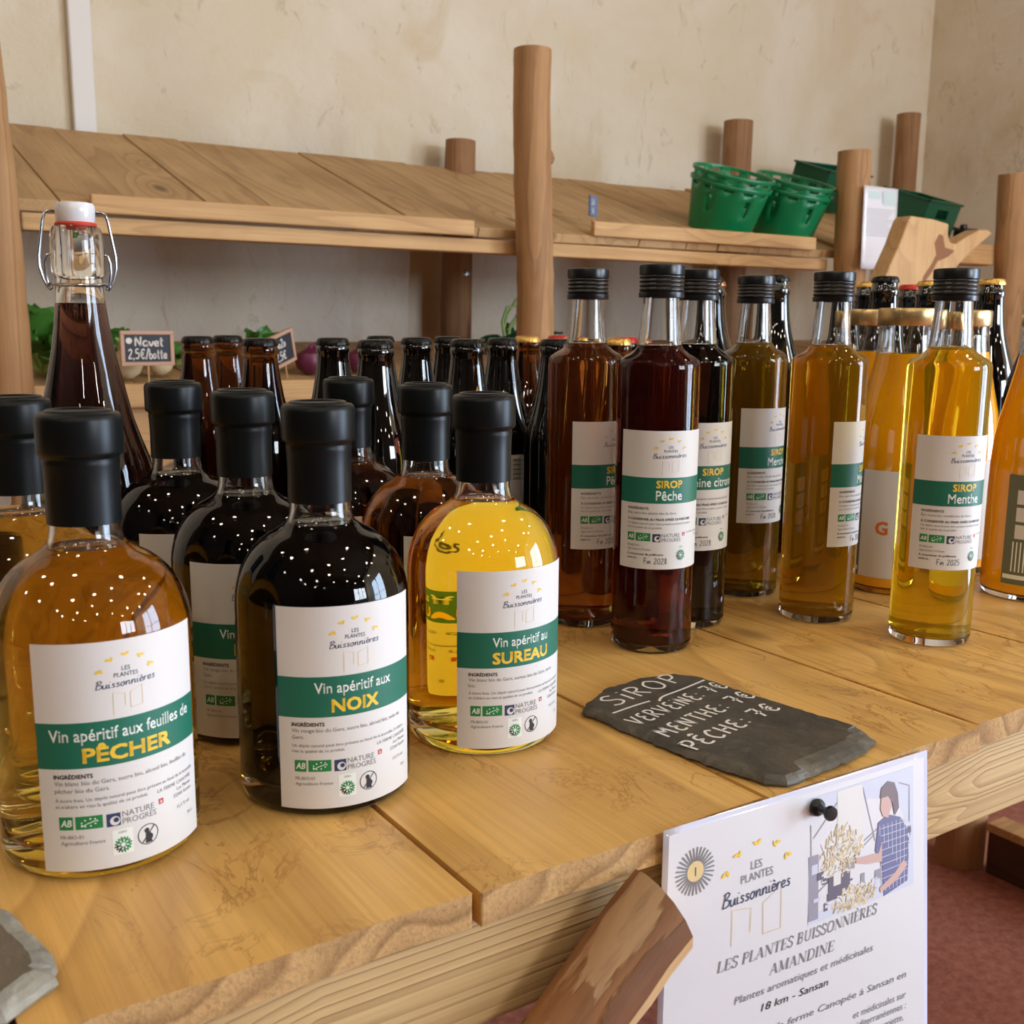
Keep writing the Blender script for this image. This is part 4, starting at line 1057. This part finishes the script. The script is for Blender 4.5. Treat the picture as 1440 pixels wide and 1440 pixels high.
pc = post([(1.352, 1.955, 0), (1.351, 1.955, .95), (1.350, 1.955, 1.15), (1.340, 1.955, 1.35), (1.335, 1.955, 1.50), (1.336, 1.955, 1.615)], [.043, .041, .040, .0405, .0405, .0395], M['log'])
MB().lathe([(0, -.016), (.012, -.010), (.016, 0), (.012, .012), (.005, .022), (0, .024)], 14, M=Matrix.Translation((1.378 - RX, 1.955 - RY, 1.40))).build('knot_stub', M['log_dark'], rack)
post([(2.385, 1.955, 0), (2.378, 1.955, 1.2), (2.368, 1.955, 1.505)], [.046, .0435, .0425], M['log'])
p4 = post([(3.12, 1.955, 0), (3.115, 1.955, 1.2), (3.09, 1.955, 1.505)], [.046, .044, .042], M['log'])
post([(1.535, 2.62, 0), (1.540, 2.62, 1.1), (1.556, 2.62, 1.54)], [.046, .044, .041], M['log_dark'])
post([(2.59, 2.62, 0), (2.595, 2.62, 1.1), (2.601, 2.62, 1.70)], [.050, .049, .047], M['log_dark'])
post([(3.455, 2.62, 0), (3.457, 2.62, 1.1), (3.46, 2.62, 1.815)], [.044, .043, .042], M['log_dark'])
MB().lathe([(0, 0), (.010, 0), (.011, .002), (.009, .004), (.006, .0045), (.005, .008), (0, .0085)], 16, M=Matrix.Translation((1.549 - RX, 2.5795 - RY, 1.185)) @ Matrix.Rotation(radians(90), 4, 'X')).build('bolt', M['steel'], rack)
def rail(x0, x1, y0, y1, z0, z1, mat='rail', name='rail'):
    return bevel(MB().box(x0 - RX, x1 - RX, y0 - RY, y1 - RY, z0, z1).build(name, M[mat], rack), .003)
def boards(x0, x1, y0, z0, y1, z1, th, name='shelf_board', wd=.14):
    x = x0; ang = atan2(z1 - z0, y1 - y0); L = math.hypot(y1 - y0, z1 - z0)
    while x < x1 - .02:
        w_ = min(wd * random.uniform(.75, 1.25), x1 - x)
        if x1 - x - w_ < .05: w_ = x1 - x
        o = MB().box(0, w_ - .0022, 0, L + random.uniform(-.008, .012), -th, 0).build(name, M['shelf'], rack, (x - RX, y0 - RY + random.uniform(-.002, .002), z0 + random.uniform(-.002, .002)))
        o.rotation_euler = (ang, 0, 0); bevel(o, .0015); x += w_
rail(.33, 2.34, 2.0, 2.04, 1.199, 1.228)
boards(.26, 2.40, 1.997, 1.250, 2.64, 1.470, .02)
rail(.440, 1.212, 1.982, 1.9965, 1.232, 1.264, name='batten'); rail(1.53, 2.272, 1.982, 1.9965, 1.248, 1.281, name='batten')
boards(2.40, 3.09, 2.0, 1.262, 2.64, 1.480, .02); rail(2.44, 3.075, 2.0, 2.05, 1.236, 1.262); rail(2.46, 3.08, 1.982, 1.9985, 1.238, 1.298, name='batten')
rail(.33, 3.3, 1.999, 2.03, .893, .937, name='batten')
boards(.26, 3.35, 2.031, .935, 2.64, 1.000, .02)
rail(.33, 3.3, 2.03, 2.07, .80, .90)
for x in (.36, 1.40, 2.42, 3.0):
    rail(x, x + .04, 2.07, 2.6, .86, .91, name='bearer')

# ------------------------------------------------------------------ forked post in front of the rack
fk = thing('forked_post', 'pale sawn slab of forked wood rising behind the tall bottles', 'post', (2.15, 1.6, 0))
poly = [(2.05, 0), (2.20, 0), (2.20, .95), (2.215, 1.08), (2.250, 1.145), (2.312, 1.199), (2.365, 1.235), (2.432, 1.274), (2.415, 1.281), (2.380, 1.2805), (2.330, 1.262), (2.290, 1.243), (2.268, 1.246), (2.258, 1.262), (2.258, 1.287), (2.20, 1.294), (2.118, 1.297), (2.108, 1.285), (2.085, 1.235), (2.055, 1.185), (2.030, 1.14), (2.025, 1.0)]
bevel(MB().prism([(x - 2.15, z) for x, z in poly], -.022, .022).build('slab', M['pale'], fk, fix=True), .004)
sc_px = [(690, 520), (720, 455), (748, 460), (772, 545), (850, 560), (800, 610), (720, 650), (690, 720), (640, 800), (612, 815), (625, 760), (680, 670), (710, 600)]
def pxz(px, py):   # scale from photo reading of the slab face to metres on the slab
    return 2.112 + (px - 490) * .000482, 1.292 - (py - 365) * .000314 - (px - 490) * .00001
sp = [pxz(*p) for p in sc_px]
MB().prism([(x - 2.15, z) for x, z in sp], -.0228, -.0215).build('bark_scar', M['scar'], fk, fix=True)

# ------------------------------------------------------------------ baskets and things on the upper shelf
SL = atan2(.22, .643)
def shelf_z(y): return 1.250 + (y - 1.997) * .22 / .643
def basket_mesh(rt, rb, h, seg=48, nrow=9):
    b = MB(); rows = []
    def r_at(t): return rb + (rt - rb) * t
    v = []; idx = {}
    for j in range(nrow + 1):
        t = j / nrow
        for k in range(seg):
            a = 2 * pi * k / seg
            rib = 1.0 + (.012 if k % 4 == 0 else 0)
            v.append((r_at(t) * rib * cos(a), r_at(t) * rib * sin(a), h * t))
    f = []
    for j in range(nrow):
        for k in range(seg):
            hole = (j in (4, 5, 6) and k % 8 == 2 and k % 24 < 12) or (j == 8 and k % 4 in (1, 2))
            if hole: continue
            k2 = (k + 1) % seg
            f.append((j * seg + k, j * seg + k2, (j + 1) * seg + k2, (j + 1) * seg + k))
    v.append((0, 0, 0)); c = len(v) - 1
    f += [(c, (k + 1) % seg, k) for k in range(seg)]
    b.add(v, f, 0, True); return b
def basket(x, y, label, rz=0.0, group='green baskets on the upper shelf', lift=0.0, mat='green_plastic'):
    t = thing('plastic_basket', label, 'basket', (x, y, shelf_z(y) + .0015), 0, group)
    n = Vector((0, -sin(SL), cos(SL)))
    t.rotation_euler = (SL, 0, 0)
    t.location = Vector(t.location) + n * lift
    o = basket_mesh(.1035, .082, .125).build('body', M[mat], t, angle=60)
    s = o.modifiers.new('wall', 'SOLIDIFY'); s.thickness = .0028; s.offset = -1
    MB().lathe([(.1010, .120), (.1075, .120), (.1075, .1235), (.1085, .126), (.1075, .129), (.1020, .129), (.1010, .126), (.1010, .120)], 64).build('rim', M[mat], t)
    return t
basket(2.053, 2.125, 'green plastic basket in the left of the two nested stacks, lower one')
basket(2.053, 2.125, 'green plastic basket nested inside the left stack, upper one', lift=.024)
basket(2.278, 2.118, 'green plastic basket in the stack beside the log with the paper, lower one')
basket(2.278, 2.118, 'green plastic basket nested beside the log with the paper, upper one', lift=.024)
def crate(x, y, label, rz):
    t = thing('plastic_crate', label, 'crate', (x, y, shelf_z(y) + .002), 0, None)
    t.rotation_euler = (SL, 0, rz)
    b = MB(); A, B_, Hh, th = .10, .075, .135, .003
    for s_ in (-1, 1):
        b.box(-A, A, s_ * B_ - th / 2, s_ * B_ + th / 2, 0, Hh * .62)
        b.box(-A, -A * .35, s_ * B_ - th / 2, s_ * B_ + th / 2, Hh * .62, Hh * .86); b.box(A * .35, A, s_ * B_ - th / 2, s_ * B_ + th / 2, Hh * .62, Hh * .86)
        b.box(-A * .35, A * .35, s_ * B_ - th / 2, s_ * B_ + th / 2, Hh * .62, Hh * .66)
        b.box(-A, A, s_ * B_ - th / 2, s_ * B_ + th / 2, Hh * .86, Hh)
        b.box(s_ * A - th / 2, s_ * A + th / 2, -B_, B_, 0, Hh)
    b.box(-A, A, -B_, B_, 0, th)
    b.build('body', M['green_plastic_dark'], t)
    r = MB()
    for s_ in (-1, 1):
        r.box(-A - .006, A + .006, s_ * B_ - .006, s_ * B_ + .006, Hh, Hh + .006); r.box(s_ * A - .006, s_ * A + .006, -B_ - .006, B_ + .006, Hh, Hh + .006)
    bevel(r.build('rim', M['green_plastic_dark'], t), .001)
crate(2.90, 2.52, 'dark green crate with handle slot behind the right basket stack', 0.0)
crate(2.90, 2.17, 'dark green crate with handle slot right of the log with the paper', 0.15)
def sheet_on_post():
    t = thing('notice_sheet', 'white printed sheet hanging on the log right of the baskets', 'notice', (2.352, 1.900, 1.412))
    b = MB(); n = 10; v = []
    for j in range(n + 1):
        for i in range(n + 1):
            u, vv = i / n, j / n; v.append((.138 * u, .012 * (u - .5) ** 2 - .004 * vv, -.212 * vv))
    b.add(v, [(j * (n + 1) + i, (j + 1) * (n + 1) + i, (j + 1) * (n + 1) + i + 1, j * (n + 1) + i + 1) for j in range(n) for i in range(n)], 0, True)
    o = b.build('paper', plain('white_notice_paper', rgb(236, 236, 242), 0.3, 0, 0.5), t, angle=0)
    s = o.modifiers.new('thickness', 'SOLIDIFY'); s.thickness = .0006
    L = Label(); L.rect(15, -32, 62, -12, P_, 1); L.rect(78, -46, 130, -8, P_, 1); L.poly([(66, -10), (74, -12), (78, -44), (70, -40)], NA, 1)
    for i in range(14):
        y = -58 - i * 5.2; L.rect(12, y, 126 - (i * 37 % 30), y + .9, GR, 1)
    pr = L.flat(lambda x, y, o_: (x / 1000, .012 * (x / 138 - .5) ** 2 - .004 * (-y / 212) - .0006 - o_, y / 1000), 'printing', t, [plain('pale_mint_print', rgb(206, 226, 226), 0.3, 0, .5), M['band'], M['ink'], M['grey_ink'], M['yellow'], M['white_ink'], M['pale_gold'], M['logo_green'], M['logo_red'], plain('pale_blue_print', rgb(190, 200, 214), 0.4)])
sheet_on_post()
def price_sign(x, y, z, rz, w_, h, lines, label, frame=True, stick=.06, tilt=0.0, face='chalkboard'):
    t = thing('price_sign', label, 'price sign', (x, y, z), rz, None)
    t.rotation_euler = (tilt, 0, rz)
    M.setdefault('board', plain('chalkboard_black', rgb(44, 50, 58), 0.6)); M.setdefault('sign_frame', plain('pinkish_wood_frame', rgb(196, 156, 130), 0.6)); M.setdefault('blue_board', plain('slate_blue_board', rgb(104, 120, 152), 0.5))
    MB().box(-w_ / 2, w_ / 2, -.002, .002, 0, h).build('board', M['board' if face == 'chalkboard' else 'blue_board'], t)
    if frame:
        f = MB(); e = .007
        f.box(-w_ / 2 - e, w_ / 2 + e, -.004, .004, -e, 0); f.box(-w_ / 2 - e, w_ / 2 + e, -.004, .004, h, h + e)
        f.box(-w_ / 2 - e, -w_ / 2, -.004, .004, 0, h); f.box(w_ / 2, w_ / 2 + e, -.004, .004, 0, h)
        bevel(f.build('frame', M['sign_frame'], t), .001)
    MB().tube([(0, 0, -stick), (0, 0, 0)], .0018, 8).build('stick', M['pale'], t)
    c = MB()
    for s, x0, z0, hh, k in lines:
        v, fc, w0 = strokes2d(s, HAND, .14); c.add([(x0 + px * hh * k, -.0025, z0 + py * hh) for px, py in v], fc)
    if 'Navet' in str(lines):
        c.add([(-w_ * .40 + .0055 * cos(2 * pi * i / 16), -.0025, h * .78 + .0055 * sin(2 * pi * i / 16)) for i in range(16)], [tuple(range(16))])
    c.build('chalk_writing', M['chalk'], t, angle=0)
    return t
price_sign(.520, 1.975, .977, 0.0, .080, .048, [('Navet', -.022, .028, .0165, 1.18), ('2,5€/botte', -.034, .006, .0165, .86)], 'small framed chalk sign reading Navet above the turnips', stick=.045)
s2_ = price_sign(.800, 2.03, .972, radians(36), .066, .052, [('5o2o', -.026, .030, .016, 1.1), ('2,5€', -.030, .006, .016, 1.1)], 'small framed chalk sign turned sideways above the purple onions', stick=.035)
s2_.rotation_euler = (0, radians(-14), radians(36))
price_sign(1.585, 2.06, 1.300, radians(30), .046, .046, [('2o5', -.014, .026, .012, .9), ('5€', -.012, .006, .012, .9)], 'small blue price tag on a stick on the empty upper shelf', frame=False, stick=.028, face='blue')
# dark bar and black pot behind the forked post
db = thing('shelf_bar', 'dark bar with a black tip lying across the upper shelf behind the forked post', 'bar', (3.0, 2.2, 1.33))
MB().tube([(-.02, .05, .085), (.12, .02, .052), (.22, 0, .03)], .006, 10).build('rod', M['black_plastic'], db)
MB().lathe([(0, -.012), (.010, -.010), (.013, 0), (.010, .010), (0, .012)], 16, M=Matrix.Translation((.225, 0, .042))).build('tip', M['black_plastic'], db)
kp = MB().lathe([(0, 0), (.030, 0), (.034, .01), (.036, .06), (.033, .066), (.028, .064), (.028, .012), (0, .01)], 28).build('black_cup', M['black_plastic'], None, (3.012, 2.045, shelf_z(2.045) + .012)); tag(kp, 'small black pot on the shelf in the crook of the forked post', 'pot')

# ------------------------------------------------------------------ vegetables on the lower shelf
def lz(y): return .935 + (y - 2.031) * .065 / .609
def leafmat(name, a, b):
    t = NT(name); n = t.noise(t.coords((30, 30, 30)), 1.0, 3)
    t.set(Base_Color=t.mix(n, a, b), Roughness=0.45, Subsurface_Weight=0.0); return t.m
M['leaf'] = leafmat('turnip_leaf_green', rgb(52, 100, 34), rgb(86, 142, 54)); M['leaf_dark'] = leafmat('dark_leaf_green', rgb(26, 72, 38), rgb(44, 98, 46))
M['turnip'] = leafmat('turnip_skin', rgb(232, 214, 176), rgb(220, 196, 150)); M['onion'] = leafmat('purple_onion_skin', rgb(78, 22, 50), rgb(116, 42, 76)); M['stem'] = plain('pale_stem', rgb(164, 190, 116), 0.5)
M['leek'] = leafmat('leek_blade_green', rgb(24, 78, 52), rgb(40, 104, 60)); M['leek_white'] = plain('leek_white', rgb(214, 220, 190), 0.4)
def leaf(b, base, d, up, L, wd, mi=0, droop=.35):
    d = Vector(d).normalized(); up = Vector(up).normalized(); s = d.cross(up).normalized()
    v = []; f = []; n = 7
    for i in range(n):
        t = i / (n - 1)
        wv = wd * (sin(pi * min(1, .08 + .92 * t) ** .8) if t < 1 else .05)
        c = Vector(base) + d * (L * t) + up * (-droop * L * t * t)
        for k in (-1, -.5, 0, .5, 1):
            v.append(c + s * (wv * k) + up * (abs(k) * wv * .35 + .004 * sin(9 * t + 5 * k)))
    for i in range(n - 1):
        for k in range(4): f.append((i * 5 + k, i * 5 + k + 1, (i + 1) * 5 + k + 1, (i + 1) * 5 + k))
    b.add(v, f, mi, True)
def bunch(x, y, label, n, L, seed, mat='leaf', spread=1.0, name='leafy_bunch', cat='greens', z=None, lean=(0, 0, 0)):
    rnd = random.Random(seed)
    t = thing(name, label, cat, (x, y, lz(y) + .002 if z is None else z), 0, None)
    b = MB(); st = MB()
    for i in range(n):
        a = rnd.random() * 2 * pi; el = rnd.uniform(.35, 1.25)
        d = Vector((cos(a) * cos(el) * spread, sin(a) * cos(el) * spread, sin(el))) + Vector(lean)
        d.normalize()
        l = L * rnd.uniform(.7, 1.1); p = d * (l * .5)
        st.tube([(0, 0, .004), tuple(p)], [.004, .0025], 6)
        up = Vector((rnd.uniform(-.3, .3), rnd.uniform(-1, .1), .7))
        leaf(b, p * .9, d, up, l * .62, l * rnd.uniform(.18, .26), 0)
    st.build('stems', M['stem'], t); o = b.build('leaves', M[mat], t, angle=0)
    return t
def turnip(x, y, r, label, seed):
    t = thing('turnip', label, 'turnip', (x, y, lz(y) + .004), seed * .9, 'turnips under the price sign')
    MB().lathe([(0, -.0), (.3 * r, .02 * r), (.75 * r, .35 * r), (r, .95 * r), (.86 * r, 1.45 * r), (.45 * r, 1.72 * r), (.15 * r, 1.74 * r), (0, 1.72 * r)], 28).build('root', M['turnip'], t)
    MB().tube([(0, 0, 1.7 * r), (.2 * r, .1 * r, 2.1 * r), (.5 * r, .4 * r, 2.5 * r)], [.006, .005, .003], 8).build('stalk', M['stem'], t)
bunch(.372, 2.13, 'bunch of green leaves beside the left log', 40, .155, 1, lean=(0, -.1, .0))
bunch(.49, 2.19, 'bunch of green leaves behind the swing-top bottle neck', 22, .11, 2)
bunch(.64, 2.22, 'bunch of green leaves behind the Navet sign', 12, .07, 3)
turnip(.408, 2.062, .030, 'white turnip left of the swing-top bottle', 1)
turnip(.505, 2.064, .030, 'white turnip under the Navet sign', 2)
turnip(.452, 2.10, .029, 'white turnip mostly hidden behind the swing-top bottle', 3)
turnip(.575, 2.10, .028, 'white turnip right of the Navet sign stick', 4)
def onion(x, y, r, label, seed):
    t = thing('purple_onion', label, 'onion', (x, y, lz(y) + .003), 0, 'purple onions on the lower shelf')
    MB().lathe([(0, 0), (.35 * r, .03 * r), (.85 * r, .45 * r), (r, .95 * r), (.85 * r, 1.45 * r), (.4 * r, 1.68 * r), (.18 * r, 1.78 * r), (.1 * r, 1.85 * r), (0, 1.86 * r)], 32, mod=lambda i, k: 1 + .025 * sin(k * 2 * pi / 32 * 7 + seed)).build('bulb', M['onion'], t)
    MB().tube([(0, 0, 1.8 * r), (.2 * r, .1 * r, 2.0 * r), (.6 * r, .15 * r, 2.05 * r)], [.004, .0035, .002], 8).build('stalk', M['onion'], t)
onion(.872, 2.075, .030, 'purple onion in front, right of the sideways chalk sign', 1)
onion(.930, 2.080, .028, 'purple onion showing between two black beer bottles', 2)
onion(.985, 2.085, .028, 'purple onion behind the black beer bottle beside the onions', 3)
onion(.905, 2.135, .028, 'purple onion in the second row beside the sideways chalk sign', 4)
onion(.812, 2.135, .027, 'purple onion behind the sideways chalk sign', 5)
bunch(.83, 2.24, 'dark green leaf tuft above the sideways chalk sign', 4, .10, 6, 'leaf', .5)
def leek(x, y, label, seed):
    rnd = random.Random(seed)
    t = thing('leek', label, 'leek', (x, y, lz(y) + .016), 0, 'leeks by the rear post')
    MB().tube([(.14, .06, .012), (.06, .03, .006), (0, 0, .004)], [.012, .013, .014], 14).build('shank', M['leek_white'], t)
    b = MB()
    for i in range(7):
        a = rnd.uniform(-.9, .5); d = Vector((cos(a), sin(a) * .6, rnd.uniform(.15, .7)))
        leaf(b, (-.005, 0, .006), d, (0, -.4, 1), rnd.uniform(.10, .20), .011, 0, rnd.uniform(.3, .9))
    b.build('blades', M['leek'], t, angle=0)
for i, (x, y, lb) in enumerate([(1.47, 2.32, 'leek with dark blades right of the bolted rear post'), (1.53, 2.27, 'leek with dark blades left of the centre log'), (1.50, 2.42, 'leek with upright blades behind the other leeks')]): leek(x, y, lb, i + 11)
fr = thing('fennel_frond', 'wispy green fronds rising beside the bolted rear post', 'fronds', (1.60, 2.45, lz(2.45) + .004))
fb = MB(); rnd = random.Random(4)
for st in ([(0, 0, 0), (-.01, 0, .05), (0, 0, .09), (.03, 0, .13), (.06, 0, .15)], [(0, 0, 0), (.01, 0, .06), (.035, 0, .09), (.05, 0, .075)], [(0, 0, 0), (-.015, 0, .07), (.0, 0, .11), (.045, -.01, .115)], [(.035, 0, .09), (.02, 0, .06), (0, 0, .05)]):
    fb.tube(st, [.006] + [.004] * (len(st) - 2) + [.0015], 8)
fb.build('stems', M['stem'], fr)
lf = MB()
for k in range(5): leaf(lf, (0, 0, .01), (cos(k * .5 - .6), .1, .25 + .12 * k), (0, -.5, 1), .13, .016, 0, .6)
lf.build('blades', M['leek'], fr, angle=0)
bpy.context.view_layer.update()
